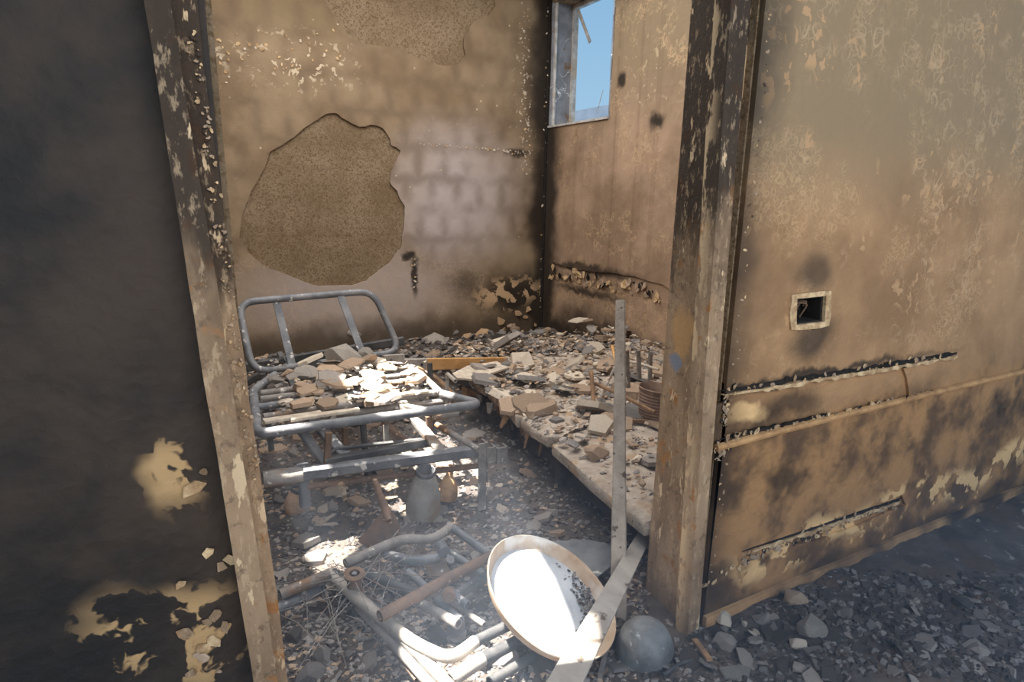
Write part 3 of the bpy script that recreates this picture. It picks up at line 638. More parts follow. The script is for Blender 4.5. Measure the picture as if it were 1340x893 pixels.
def crumb(c, s_, rr):
    n = rr.choice((4, 5)); a0 = rr.random()*6.28; R3 = Matrix.Rotation(rr.uniform(-.6, .6), 3, 'X') @ Matrix.Rotation(rr.uniform(-.6, .6), 3, 'Y')
    pts = []; h = s_*rr.uniform(.16, .42)
    for zz, sc in ((-h/2, 1), (h/2, .8)):
        for k in range(n):
            a = a0+2*PI*k/n+rr.uniform(-.35, .35); q = s_*sc*rr.uniform(.6, 1.1); pts.append(c+R3 @ V(math.cos(a)*q, math.sin(a)*q*rr.uniform(.6, 1), zz))
    return pts, [tuple(range(n-1, -1, -1)), tuple(range(n, 2*n))]+[(i, (i+1) % n, n+(i+1) % n, n+i) for i in range(n)]
def sl(*px): return [(p.x, p.y) for p in (Pz(x, y, ZT) for x, y in px)]
a0 = sl((612,490))[0]
make_slab([(1.39,3.06),(1.36,2.78),(2.0,2.78),(2.80,2.80),(2.80,3.40),(1.9,3.35),(1.5,3.2)], ZT+.0, .045, 'rearmost scorched slab, buried under broken plaster by the window wall', 1)
make_slab([(1.365,2.76),(1.30,2.33),(1.38,2.28),(1.95,2.36),(2.79,2.38),(2.79,2.77),(2.0,2.76)], ZT, .05, 'second scorched slab from the back wall, plaster chunks along its front edge', 2)
make_slab([(1.30,2.29),(1.292,2.05),(1.34,2.02),(1.62,2.16),(2.78,2.20),(2.78,2.36),(1.95,2.34),(1.42,2.32)], ZT+.012, .05, 'narrow scorched slab with rounded corner, third from the back wall', 3)
make_slab([(1.283,2.0),(1.214,1.342),(1.30,1.340),(1.9,1.36),(2.77,1.38),(2.77,2.17),(1.72,2.14),(1.36,2.05)], ZT, .052, 'nearest scorched slab, grey crusted, running behind the right door jamb', 4)

# ------------------------------------------------------------------ bed frame
ZB = .42
bed = thing('folding_bed_frame', 'burnt grey tubular folding bed frame with raised backrest, left of the room', 'bed', (.62, 2.5, 0))
R1 = .0175
# raised backrest
hb = [Py(331,488,3.04), Py(524,460,3.12), Py(488,381,3.24), Py(311,396,3.22)]
MB().tube(fillet(hb, .085, 7, True), R1, 12, True).build('backrest_frame', M['steel'], bed, smooth=True)
for (a, b) in (((360,388),(383,481)), ((444,383),(474,462))):
    MB().bar(Py(*a,3.235), Py(*b,3.06), .036, .007, (0,-1,.5)).build('backrest_strap', M['steel'], bed)
# rear rails low behind the backrest
for (a, b, y, wd) in (((322,481),(528,446),3.5,.05), ((322,502),(372,470),3.3,.035)):
    MB().bar(Py(*a,y), Py(*b,y), .03, wd).build('rear_rail', M['steeldark'], bed)
MB().bar(Py(366,462,3.45), Py(386,512,3.2), .03, .02).build('rear_link', M['steeldark'], bed)
# seat frame: rounded front, open grid of cross tubes
Z_ = lambda *p: Pz(*p, ZB)
lp = [Z_(360,491), Z_(331,512), Z_(337,568), Z_(629,529), Z_(578,516), Z_(537,481)]
pts = fillet(lp[:3], .05, 5)+[] ; pts = fillet([lp[0], lp[1], lp[2], lp[3], lp[4]], .045, 6)
MB().tube(pts, R1*1.05, 12).build('seat_frame', M['steel'], bed, smooth=True)
MB().tube([Z_(537,481), Z_(551,490), Z_(577,515)], R1*.85, 10, hollow=True).build('side_tube', M['ashsteel'], bed, smooth=True)
for a, b, mt in (((341,515),(550,489),'ashsteel'), ((341,523),(556,496),'ashsteel'), ((345,546),(576,513),'ashsteel'), ((338,533),(470,515),'steel')):
    MB().tube([Z_(*a), Z_(*b)], R1*.82, 10, hollow=True).build('cross_tube', M[mt], bed, smooth=True)
MB().tube([Z_(440,533)-V(0,0,.03), Z_(545,521)-V(0,0,.03), Z_(580,517)-V(0,0,.03)], R1*.8, 10).build('cross_tube', M['ashsteel'], bed, smooth=True)
MB().bar(Z_(524,524)-V(0,0,.02), Z_(576,534)-V(0,0,.02), .03, .012).build('corner_strap', M['ashsteel'], bed)
# crossed folding arms under the seat
for (a, za, b, zb, wd, mt) in (((396,536),.40,(455,600),.27,.045,'steel'), ((392,560),.36,(424,606),.24,.04,'steel'), ((528,530),.40,(578,592),.27,.045,'ashsteel'), ((500,552),.36,(545,590),.24,.035,'rust'), ((503,500),.42,(560,562),.3,.03,'ashsteel')):
    MB().bar(Pz(*a,za), Pz(*b,zb), wd, .02).build('folding_arm', M[mt], bed)
for (a, b, y, mt) in (((430,566),(428,607),2.15,'rust'), ((505,556),(505,590),2.25,'ashsteel'), ((561,545),(563,580),2.2,'rust'), ((452,560),(452,590),2.4,'rust')):
    MB().bar(Py(*a,y), Py(*b,y), .024, .02, (0,1,0)).build('upright', M[mt], bed)
# heavy lower side rail with sockets at both ends
ra, rb = Pz(397,620,.262), Pz(623,590,.262)
MB().bar(ra, rb, .04, .044).build('side_rail', M['steel'], bed)
rd = _n(rb-ra)
MB().bar(Pz(425,604,.29), Pz(570,578,.29), .03, .028).build('inner_rail', M['steeldark'], bed)
MB().tube([Pz(400,637,.20), Pz(625,610,.20)], .012, 8).build('lower_rod', M['rust'], bed, smooth=True)
MB().tube(fillet([Pz(428,604,.27), Pz(436,588,.30), Pz(556,575,.30), Pz(566,583,.28)], .03, 5), .008, 8).build('wire_handle', M['steeldark'], bed, smooth=True)
MB().tube([Pz(396,620,.255), Pz(345,628,.255)], .030, 12, hollow=True).build('end_socket', M['ashsteel'], bed, smooth=True)
lg = Pz(396,608,.285); MB().tube([lg, V(lg.x+.0, lg.y, .12)], .021, 10).build('leg', M['steel'], bed, smooth=True)
lg2 = Pz(631,590,.27)
q = MB(); q.bar(lg2+V(0,0,.03), V(lg2.x, lg2.y, .015), .034, .006, (0,1,0)); q.bar(lg2+V(.02,.02,.03), V(lg2.x+.022, lg2.y+.02, .13), .006, .05, (0,1,0)); q.build('leg', M['ashsteel'], bed)
q = MB()
for px_ in ((642,596),(657,596)):
    c = Py(*px_, 2.12); q.bar(c+V(0,0,.035), c-V(0,0,.035), .045, .006, (0,1,0)); q.bar(c+V(.022,.02,.035), c+V(.022,.02,-.035), .005, .045, (0,1,0)); q.bar(c+V(-.022,.02,.035), c+V(-.022,.02,-.035), .005, .045, (0,1,0))
q.build('end_bracket', M['ashsteel'], bed)
MB().tube([Pz(571,556,.32), Pz(626,589,.28)], .013, 9).build('brace_tube', M['ashsteel'], bed, smooth=True)
MB().tube([Pz(560,546,.37), Pz(600,542,.37)], .017, 9, hollow=True).build('brace_tube', M['ashsteel'], bed, smooth=True)
for x, y in ((.30, 2.95), (1.06, 2.80), (.62, 2.45)):
    MB().tube([V(x, y, ZB), V(x+.01, y-.03, ground(x, y)-.01)], .014, 8).build('leg', M['steeldark'], bed, smooth=True)
q = thing('hooked_pipe', 'grey hooked pipe end standing up beside the right end of the bed frame', 'pipe', Pz(585,516,.34))
MB().tube(fillet([Pz(585,520,.34), Py(585,489,Pz(585,520,.34).y), Py(596,499,Pz(585,520,.34).y-.12)], .015, 4), .009, 8, hollow=True).build('hooked_tube', M['paleste'], q, smooth=True)


# orange-brown board with a grey sleeve lying across the bed and the slab
bo = thing('plank', 'orange brown scorched board lying from the bed frame onto the slabs', 'board', Pz(575,478,.4))
pa, pb = Pz(492,484,.45), Pz(660,468,.33); pb = Py(660,474,3.12); pa = Py(490,479,2.98); pm = pa.lerp(pb, .36)
MB().bar(pm, pb, .016, .066, (0,0,1), .016, .056).build('timber', M['wood'], bo)
slv = MB().bar(pa, pm, .022, .066, (0,0,1)).build('metal_sleeve', M['paleste'], bo)
for f in (.60, .72, .90):
    c = pa.lerp(pm, f)+V(0,-.0125,0.002); MB().tube([c, c+V(0,.004,0)], .008, 10).build('bolt_hole', M['soot'], slv)
MB().bar(Py(500,472,2.97), Py(529,470,2.97), .012, .055).build('hinge_plate', M['paleste'], bo)
q = tag(MB().tube(fillet([Pz(545,482,.40), Pz(570,494,.34), Pz(596,520,.26), Pz(592,530,.2)], .05, 5), .013, 8).build('bent_strip', M['stick'], smooth=True), 'tan bent strip curving down below the orange brown board', 'strip')

# ------------------------------------------------------------------ round tray
tn = _n(V(.305, -.373, .876)); tcn = V(.83, 1.263, .174); TR = .202
tm = Matrix.Translation(tcn) @ tn.to_track_quat('Z', 'X').to_matrix().to_4x4()
tray = thing('round_tray', 'large round metal tray with rusty rim tilted on the pipes, half in sun', 'tray', (tcn.x, tcn.y, tcn.z))
MB().lathe([(0,-.036),(TR*.70,-.035),(TR*.74,-.032),(TR*.78,-.034),(TR*.87,-.032),(TR*.875,-.036),(TR*.8,-.039),(0,-.040)], tm, 64).build('dish', M['tray'], tray, smooth=True)
MB().lathe([(TR*.865,-.0335),(TR*.92,-.026),(TR*.965,-.009),(TR*.98,0),(TR*.992,.002),(TR*1.0,-.001),(TR*.993,-.005),(TR*.972,-.013),(TR*.93,-.030),(TR*.88,-.037),(TR*.865,-.0335)], tm, 64).build('rim', M['trayrim'], tray, smooth=True)
mb = MB()
for _ in range(330):
    # ash slid into the low side of the tray
    a = random.gauss(.55, .42); r = TR*random.uniform(.68, .87)*(1 if random.random() < .8 else .8); s_ = random.uniform(.003, .009)
    # low side is opposite the raised edge; find it from the tilt
    loc = tm.inverted().to_3x3() @ V(tn.x, tn.y, 0); a0 = math.atan2(loc.y, loc.x)
    mb.k = random.randrange(3); mb.add(*crumb(tm @ V(math.cos(a0+a)*r, math.sin(a0+a)*r, -.033+s_*.3), s_, random))
o = tag(mb.build('ash_in_tray', [M['ash'], M['char'], M['plgrey']]), 'line of ash crumbs lying inside the low edge of the tray', 'ash', None, 'stuff')

# ------------------------------------------------------------------ bars by the right jamb
ub = thing('square_post', 'speckled pale square bar standing upright before the slabs', 'bar', (1.05, 1.245, 0))
b0 = Pz(809,818,.0); b1 = EYE+ray(812,394)*2.2
MB().bar(b0, b1, .050, .022, (.64,.77,0), .034, .02).build('shaft', M['post'], ub)
fb = thing('flat_bar', 'long pale flat metal bar leaning diagonally across the tray edge', 'bar', Pz(790,800,.14))
f1 = Pz(850,688,.13); f0 = Pz(728,915,.235)
fbl = MB().bar(f0, f1, .07, .008, (-.15,-.35,.9), .042, .008).build('blade', M['paleste'], fb)
c = f0.lerp(f1, .955); u = _n(V(-.15,-.35,.9)); MB().tube([c+u*.001, c+u*.007], .005, 8).build('bolt_hole', M['soot'], fbl)
dm = thing('overturned_bowl', 'dented dark grey enamel bowl overturned on the floor by the right jamb', 'bowl', (1.03, 1.11, .0))
dc = Pz(842,856,0.01)
dmm = Matrix.Translation(dc) @ Matrix.Rotation(.25, 4, 'X') @ Matrix.Rotation(-.12, 4, 'Y')
q = MB().lathe([(.076,.0),(.079,.004),(.0775,.018),(.074,.045),(.066,.074),(.051,.094),(.028,.105),(0,.108)], dmm, 36)
for i, v in enumerate(q.v): q.v[i] = v+V(.006*nz(v.x, v.y, 16, v.z*14), .006*nz(v.y, v.z, 16, 3), .004*nz(v.x, v.z, 14, 1))
q.build('bowl_shell', M['dome'], dm, smooth=True)
MB().lathe([(.073,-.004),(.080,-.003),(.081,.002),(.078,.006),(.073,.004)], dmm, 36).build('rolled_rim', M['steeldark'], dm, smooth=True)

# ------------------------------------------------------------------ jug, pots, spade
jg = thing('metal_jug', 'ash grey flared metal jug standing on the debris under the bed rail', 'jug', Pz(551,668,.03))
jb = Pz(553,672,.03); jm = Matrix.Translation(jb) @ Matrix.Rotation(.22, 4, 'X') @ Matrix.Scale(1.06, 4) @ Matrix.Scale(1.10, 4, (0,0,1))
MB().lathe([(0,0),(.054,0),(.062,.006),(.064,.03),(.060,.075),(.050,.115),(.039,.145),(.033,.158),(.031,.162)], jm, 40).build('body', M['jug'], jg, smooth=True)
MB().lathe([(.031,.160),(.035,.164),(.036,.175),(.033,.180),(.030,.178),(.0285,.165),(.027,.12)], jm, 36).build('neck_ring', M['steel'], jg, smooth=True)
MB().lathe([(0,.128),(.0275,.128),(.0275,.124),(0,.124)], jm, 24).build('dark_inside', M['soot'], jg)
b2 = Pz(585,652,.04); bt = thing('small_bottle', 'small rust brown bottle half buried behind the grey jug', 'bottle', b2)
MB().lathe([(0,0),(.04,0),(.042,.02),(.036,.06),(.022,.085),(.014,.095),(.014,.14),(.010,.14),(.010,.1)], Matrix.Translation(b2) @ Matrix.Rotation(.12, 4, 'Y'), 24).build('body', M['clay'], bt, smooth=True)
b3 = Pz(384,674,.02); ft = thing('small_pot', 'orange brown scorched pot under the left leg of the bed frame', 'pot', b3)
fm = Matrix.Translation(b3) @ Matrix.Rotation(.28, 4, 'Y')
MB().lathe([(0,0),(.03,0),(.043,.03),(.044,.05),(.036,.085),(.031,.098),(.027,.098),(.024,.07)], fm, 26).build('body', M['clay'], ft, smooth=True)
MB().lathe([(.031,.094),(.0345,.10),(.031,.108),(.026,.106)], fm, 26).build('collar', M['steeldark'], ft, smooth=True)

sp = thing('spade', 'burnt spade with a pointed brown blade stuck in the ash under the bed', 'spade', Pz(505,690,.08))
MB().tube([Pz(490,628,.24), Pz(497,648,.2), Pz(507,672,.14)], [.011,.012,.014], 10).build('shaft', M['rust'], sp, smooth=True)
bl = [Pz(498,672,.15), Pz(515,672,.15), Pz(524,690,.10), Pz(519,724,.02), Pz(490,722,.02), Pz(468,709,.05)]
nn = _n((bl[1]-bl[0]).cross(bl[4]-bl[0])); q = MB(); n = len(bl); q.add(bl+[p+nn*.006 for p in bl], [tuple(range(n)), tuple(range(2*n-1, n-1, -1))]+[(i, n+i, n+(i+1) % n, (i+1) % n) for i in range(n)])
q.build('blade', M['rust'], sp, fix=True)
MB().tube([Pz(505,668,.15), Pz(509,682,.13)], [.018,.010], 10).build('socket', M['rust'], sp, smooth=True)

# ------------------------------------------------------------------ bicycle wreck and loose pipes
def tubes(nm, label, pxs, r, mat, hollow=True, fr_=.05, cat='pipe', group=None):
    pts = [Pz(x, y, z) for x, y, z in pxs]
    t_ = MB().tube(fillet(pts, fr_, 5) if len(pts) > 2 else pts, r, 12, hollow=hollow).build(nm, M[mat], smooth=True)
    return tag(t_, label, cat, group)
bk_ = thing('bicycle_frame', 'burnt bicycle frame of grey and rusty tubes lying beside the tray', 'bicycle', Pz(540,745,0))
def bt_(nm, pxs, r, mat, fr_=.05, hollow=False):
    pts = [Pz(x, y, z) for x, y, z in pxs]; return MB().tube(fillet(pts, fr_, 5) if len(pts) > 2 else pts, r, 12, hollow=hollow).build(nm, M[mat], bk_, smooth=True)
bt_('fork_tube', [(452,738,.11),(500,716,.11),(528,705,.11),(568,707,.11),(590,689,.11)], .0155, 'ashsteel')
bt_('fork_tube', [(586,687,.11),(612,705,.10),(643,728,.09)], .0145, 'steel')
bt_('fork_tube', [(505,726,.08),(540,736,.08),(574,730,.08)], .0165, 'steel')
bt_('frame_tube', [(497,807,.15),(560,772,.15),(642,728,.13)], .0165, 'rust', hollow=True)
bt_('frame_tube', [(577,717,.08),(612,738,.06),(650,765,.05)], .0125, 'steel')
bt_('frame_tube', [(590,784,.06),(622,764,.07),(640,753,.08)], .016, 'steel')
bt_('bracket', [(576,714,.10),(582,724,.10)], .02, 'steel')
q = Pz(589,733,.09); MB().lathe([(.005,-.003),(.014,-.003),(.014,.003),(.005,.003)], Matrix.Translation(q) @ Matrix.Rotation(.5, 4, 'X'), 16).build('dropout_eye', M['steel'], bk_)
q = MB(); bl = [Pz(558,742,.04), Pz(580,734,.06), Pz(594,757,.05), Pz(560,756,.03)]; q.add(bl+[p+V(0,0,.006) for p in bl], [(3,2,1,0),(4,5,6,7),(0,1,5,4),(1,2,6,5),(2,3,7,6),(3,0,4,7)]); q.build('gusset_plate', M['ashsteel'], bk_, fix=True)
bt_('stem', [(587,775,.13),(588,783,.13)], .018, 'rust')
# hub and spokes
hb_ = thing('wheel_hub', 'rusty wheel hub standing on end with thin loose spokes', 'wheel hub', Pz(464,768,.07))
hc = Pz(464,776,.08); hm = Matrix.Translation(hc) @ Matrix.Rotation(.12, 4, 'X')
MB().lathe([(.022,0),(.028,.002),(.028,.006),(.022,.011),(.0215,.058),(.030,.062),(.031,.070),(.024,.073),(.016,.073),(.015,.03)], hm, 26).build('hub_shell', M['rust'], hb_, smooth=True)
hub_ = bpy.data.objects['hub_shell']
MB().lathe([(0,.055),(.007,.055),(.007,.072),(0,.072)], hm, 12).build('axle', M['steel'], hub_, smooth=True)
for k in range(22):
    a = 2*PI*k/22+random.uniform(-.1, .1); up_ = k % 2; z0 = .004 if up_ else .056
    p0 = hm @ V(.028*math.cos(a), .028*math.sin(a), z0*1.15); L = random.uniform(.16, .30); p1 = hc+V(math.cos(a+random.uniform(-.5,.5))*L, math.sin(a+random.uniform(-.5,.5))*L, random.uniform(-.05, .04))
    p1.z = max(p1.z, .03); pm_ = p0.lerp(p1, .5)+V(0, 0, random.uniform(-.005, .02))
    MB().tube([p0, pm_, p1], .0014, 5).build('spoke', M['ashsteel'], hb_)
# loose pipes
tubes('bent_pipe', 'sunlit curved handlebar pipe with rounded end', [(430,752,.09),(482,797,.09),(545,844,.12),(590,864,.13),(622,840,.13)], .0165, 'paleste', fr_=.14)
tubes('steel_pipe', 'straight pipe stub with sunlit end in front of the curved handlebar', [(590,890,.11),(632,862,.12)], .0185, 'paleste')
tubes('steel_pipe', 'dark pipe running from the sunlit stub under the tray', [(622,868,.085),(700,828,.06)], .017, 'steeldark')
tubes('steel_pipe', 'dark pipe behind the curved handlebar running under the tray', [(618,842,.09),(692,806,.06)], .015, 'steeldark')
tubes('steel_pipe', 'dark pipe along the lower edge of the tray', [(640,893,.05),(720,846,.03)], .013, 'steeldark')
tubes('steel_pipe', 'long pipe with half its length in sun, first left of the curved handlebar', [(446,762,.08),(520,828,.10),(596,905,.10)], .0165, 'ashsteel')
tubes('steel_pipe', 'long pipe with sunlit lower end, second left of the curved handlebar', [(470,794,.06),(520,846,.08),(572,905,.08)], .0155, 'ashsteel')
tubes('steel_rod', 'thin rusty rod between the two long pipes left of the handlebar', [(480,788,.07),(585,905,.075)], .006, 'rust', cat='rod')
tubes('steel_rod', 'thin rusty rod left of all the long parallel pipes', [(486,812,.05),(545,890,.06)], .006, 'rust', cat='rod')
tubes('steel_pipe', 'short ash grey pipe with pale end, above the curved handlebar', [(554,792,.09),(600,817,.10)], .0145, 'ashsteel')
tubes('steel_pipe', 'short cut pipe in the middle of the stubs above the handlebar', [(572,786,.08),(603,813,.09)], .013, 'steel')
tubes('steel_pipe', 'thin cone ended pipe with sunlit tip, right of the short stubs', [(590,788,.08),(634,818,.09)], .0085, 'ashsteel')
tubes('steel_pipe', 'short pipe stub next to the rusty stem above the tray pipes', [(590,775,.12),(612,792,.11)], .0125, 'steel')
tubes('steel_pipe', 'grey pipe emerging below the long rusty bicycle tube', [(534,748,.08),(560,772,.06)], .0125, 'steel')
tubes('steel_pipe', 'pipe with open rusty end pointing left beside the door stop', [(366,779,.10),(402,764,.10),(432,751,.11)], .0165, 'ashsteel')
tubes('steel_pipe', 'pipe lying just below the open ended pipe by the door stop', [(358,799,.07),(424,770,.06)], .017, 'steel')
tubes('steel_pipe', 'thick charred pipe running from the wheel hub to the right', [(468,746,.05),(545,780,.05)], .019, 'steeldark')
tubes('steel_pipe', 'blackened pipe passing under the wheel hub', [(436,752,.06),(480,792,.04),(500,806,.03)], .02, 'steeldark')
for k in range(16):
    a = Pz(random.uniform(395,520), random.uniform(760,880), .05); an = random.uniform(.6, 2.2); L = random.uniform(.1, .26)
    tag(MB().tube([a, a+V(math.cos(an)*L*.5, math.sin(an)*L*.5, .035), a+V(math.cos(an)*L, math.sin(an)*L, .02)], .0013, 5).build('loose_spoke', M['ashsteel']), 'thin loose wheel spoke scattered on the ash near the hub', 'spoke', 'loose spokes')

# ------------------------------------------------------------------ bucket, posts and sticks on the slabs
bp = Pz(866,553,.27); bu = thing('bucket', 'rusty ribbed bucket standing on the slabs behind the right jamb', 'bucket', bp)
bm_ = Matrix.Translation(bp+V(.02,.06,0)) @ Matrix.Rotation(.08, 4, 'Y'); pr = [(0,0),(.078,0)]
for i in range(9): pr += [(.080+i*.0012, .006+i*.014), (.0835+i*.0012, .013+i*.014)]
pr += [(.094,.135),(.097,.139),(.094,.142),(.091,.139),(.080,.02),(0,.02)]
MB().lathe(pr, bm_, 40).build('shell', M['bucket'], bu, smooth=True)
MB().lathe([(0,.085),(.086,.085),(.086,.088),(0,.09)], bm_, 24).build('ash_fill', M['char'], bu)
for i, (a, b) in enumerate((((820,459),(823,516)), ((835,459),(838,506)), ((851,461),(851,500)))):
    y = 2.55
    p1 = Pz(b[0], b[1], .27); p0 = Py(a[0], a[1], p1.y+.02)
    tag(MB().bar(p0, p1-V(0,0,.03), .024, .014, (0,1,0)).build('upright_stake', M['ashsteel']), ('leftmost', 'middle', 'rightmost')[i]+' of the three upright grey stakes behind the bucket', 'stake', 'upright stakes behind the bucket')
def stick(a, za, b, zb, r, mat, label): tag(MB().tube([Pz(*a,za), Pz(*a,za).lerp(Pz(*b,zb), .5)+V(0,0,.004), Pz(*b,zb)], [r, r*1.1, r*.9], 7).build('stick', M[mat], smooth=True), label, 'stick', 'sticks on the slabs')
p1 = Pz(778,541,.27); stick((774,487), .42, (778,541), .27, .010, 'stick', 'tan stick standing upright on the slab left of the square bar')
stick((779,502), .36, (857,540), .34, .009, 'stick', 'long tan stick slanting right in front of the bucket')
stick((806,477), .36, (781,533), .27, .006, 'ashsteel', 'thin grey rod slanting between the two tan sticks')
stick((801,453), .42, (807,480), .34, .009, 'wood', 'short orange stick end just left of the square bar')
stick((818,472), .37, (862,484), .37, .008, 'plpale', 'pale horizontal stick across the upright stakes')
stick((818,551), .27, (858,554), .27, .012, 'stick', 'brown stick lying at the foot of the bucket')

# ------------------------------------------------------------------ broken plaster, stones and ash
LIB = {'flake': [], 'chunk': []}
def lib_flake(i):
    rr = random.Random(100+i); n = rr.choice((5, 5, 6, 7)); el = rr.uniform(.55, .95); th = rr.uniform(.10, .26)
    ang = sorted(2*PI*(k+rr.uniform(-.32, .32))/n for k in range(n)); pr_ = [(math.cos(a)*rr.uniform(.7, 1.05), math.sin(a)*el*rr.uniform(.7, 1.05)) for a in ang]
    vs = [V(x, y, -th/2+rr.uniform(-.02,.02)) for x, y in pr_]+[V(x*rr.uniform(.86,.97), y*rr.uniform(.86,.97), th/2+rr.uniform(-.05,.05)) for x, y in pr_]
    me = bpy.data.meshes.new('plaster_shard'); me.from_pydata(vs, [], [tuple(range(n-1,-1,-1)), tuple(range(n, 2*n))]+[(k, (k+1) % n, n+(k+1) % n, n+k) for k in range(n)]); return me
def lib_chunk(i, n=16):
    rr = random.Random(500+i); bm = bmesh.new()
    for _ in range(n):
        v = _n(V(rr.gauss(0,1), rr.gauss(0,1), rr.gauss(0,1))); q = rr.uniform(.75, 1); bm.verts.new((v.x*q, v.y*q*rr.uniform(.7,.9), v.z*q*.62))
    r_ = bmesh.ops.convex_hull(bm, input=bm.verts); bmesh.ops.delete(bm, geom=[e for e in r_['geom_interior'] if isinstance(e, bmesh.types.BMVert)], context='VERTS')
    me = bpy.data.meshes.new('rubble_chunk'); bm.to_mesh(me); bm.free(); return me
PM = ['plpale', 'plgrey', 'pltan', 'ash', 'char']
for m in PM:
    for i in range(7):
        a = lib_flake(i); a.materials.append(M[m]); b = lib_chunk(i); b.materials.append(M[m]); LIB['flake'].append((m, a)); LIB['chunk'].append((m, b))
def pick(kind, mats):
    return random.choice([me for m, me in LIB[kind] if m in mats])
def piece(name, me, loc, s_, label, cat, group, tilt=.3, flat=1.0):
    o = bpy.data.objects.new(name, me); COL.objects.link(o); o.location = loc; o.scale = (s_, s_, s_*flat)
    o.rotation_euler = (random.gauss(0, tilt), random.gauss(0, tilt), random.uniform(0, 6.28)); return tag(o, label, cat, group)
CW = {'plpale': 'pale cream', 'plgrey': 'grey', 'pltan': 'tan', 'ash': 'ash grey', 'char': 'charred dark'}
def shard(name, kind, mats, loc, s_, small, big, where, cat, tilt, flat=1.0):
    m, me = random.choice([q for q in LIB[kind] if q[0] in mats])
    sz = 'large' if s_ > big else ('tiny' if s_ < small else 'medium')
    nm_ = 'flat' if kind == 'flake' else 'chunky'
    lab = '%s %s %s plaster piece %s' % (sz, nm_, CW[m], where); grp = '%s %s %s pieces %s' % (sz, nm_, CW[m], where)
    return piece(name, me, loc, s_, lab, cat, grp, tilt, flat)
def on_ground(px, py): p = Pz(px, py, .03); p = Pz(px, py, max(ground(p.x, p.y), 0)+.0); return p
# on the slabs
n = 0
while n < 140:
    x = random.uniform(1.30, 2.78); y = random.uniform(1.36, 3.55)
    h = ZT+.02+.10*max(0, (y-2.5))*random.random()+.05*max(0, x-2.0)*random.random()
    if y > 3.2 and x < 1.8: continue
    if y < 2.0 and x < 1.75 and random.random() < .5: continue
    big = random.random() < .2; s_ = random.uniform(.08, .15) if big else random.uniform(.03, .08)
    k = 'flake' if random.random() < .9 else 'chunk'
    if k == 'chunk': s_ *= .5
    shard('plaster_shard', k, ['plpale', 'plgrey', 'pltan', 'pltan', 'ash'], (x, y, h+s_*.12), s_, .045, .085, 'on the nearest slab' if y < 2.0 else ('on the middle slabs' if y < 2.75 else 'on the rear slab heap'), 'plaster shard', .2); n += 1
for (x, y, s_, lab) in ((784,556,.085,'large pale rounded plaster piece beside the square bar on the slab'), (752,492,.075,'pale cream plaster piece amid the shards in mid slab'), (694,528,.10,'long brown plaster lump across the second slab'), (742,510,.06,'pale shard right of the middle of the slabs')):
    p = Pz(x, y, .29); piece('plaster_piece', pick('flake', ['plpale'] if 'brown' not in lab else ['pltan']), p, s_, lab, 'plaster piece', None, .2)
# pale sheet at the corner of the slabs
q = MB(); shp = [Pz(x, y, .30) for x, y in ((592,491),(612,481),(650,475),(666,483),(648,489),(622,499),(598,497))]; n_ = len(shp)
q.add(shp+[p+V(0,0,.010) for p in shp], [tuple(range(n_)), tuple(range(2*n_-1, n_-1, -1))]+[(i, n_+i, n_+(i+1) % n_, (i+1) % n_) for i in range(n_)])
tag(q.build('plaster_sheet', M['plpale'], fix=True), 'flat pale grey plaster sheet under the right end of the orange board', 'plaster sheet')
# on the bed
for (x, y, s_, lab, mt) in ((450,466,.115,'biggest pitted concrete chunk on the bed frame','conc'), (402,488,.075,'rounded grey concrete lump on the left of the bed','conc'), (478,462,.06,'small concrete lump beside the biggest chunk on the bed','conc'), (392,505,.045,'tan flat fragment on the left bed tubes','pltan'), (425,545-38,.05,'grey ragged fragment in the middle of the bed','plgrey'), (375,488,.04,'tan square cap on the lower left backrest corner','pltan')):
    me = lib_chunk(hash(lab) % 1 + int(x), 26); me.materials.append(M[mt]); piece('concrete_chunk', me, Pz(x, y, ZB+.035), s_, lab, 'concrete chunk', 'concrete chunks on the bed', .15, .85)
n = 0
while n < 48:
    x = random.uniform(352, 560) if n % 4 == 0 else random.uniform(415, 545); y = random.uniform(468, 536)
    if y < 466+abs(x-450)*.08 or (x > 520 and y > 505) or y > 540-(x-352)*.10: continue
    s_ = random.uniform(.03, .085); shard('plaster_shard', 'flake' if random.random() < .9 else 'chunk', ['plpale', 'plgrey', 'pltan', 'plpale'], Pz(x, y, ZB+.02+random.uniform(-.01, .03)), s_, .045, .07, 'on the left bed tubes' if x < 420 else ('in the middle of the bed' if x < 485 else 'on the right bed tubes'), 'plaster shard', .2, .8); n += 1
for (a, b) in (((465,524),(560,512)), ((380,549),(470,536)), ((345,552),(420,540))):
    p0, p1 = Pz(*a, ZB+.02), Pz(*b, ZB+.02); tag(MB().bar(p0, p1, .05, .012, (0,.1,1), .03).build('plaster_strip', M['plpale']), {465:'bright plaster strip along the sunlit right tubes of the bed', 380:'grey plaster strip across the middle of the bed front', 345:'pale plaster strip at the left front bend of the bed'}[a[0]], 'plaster strip')
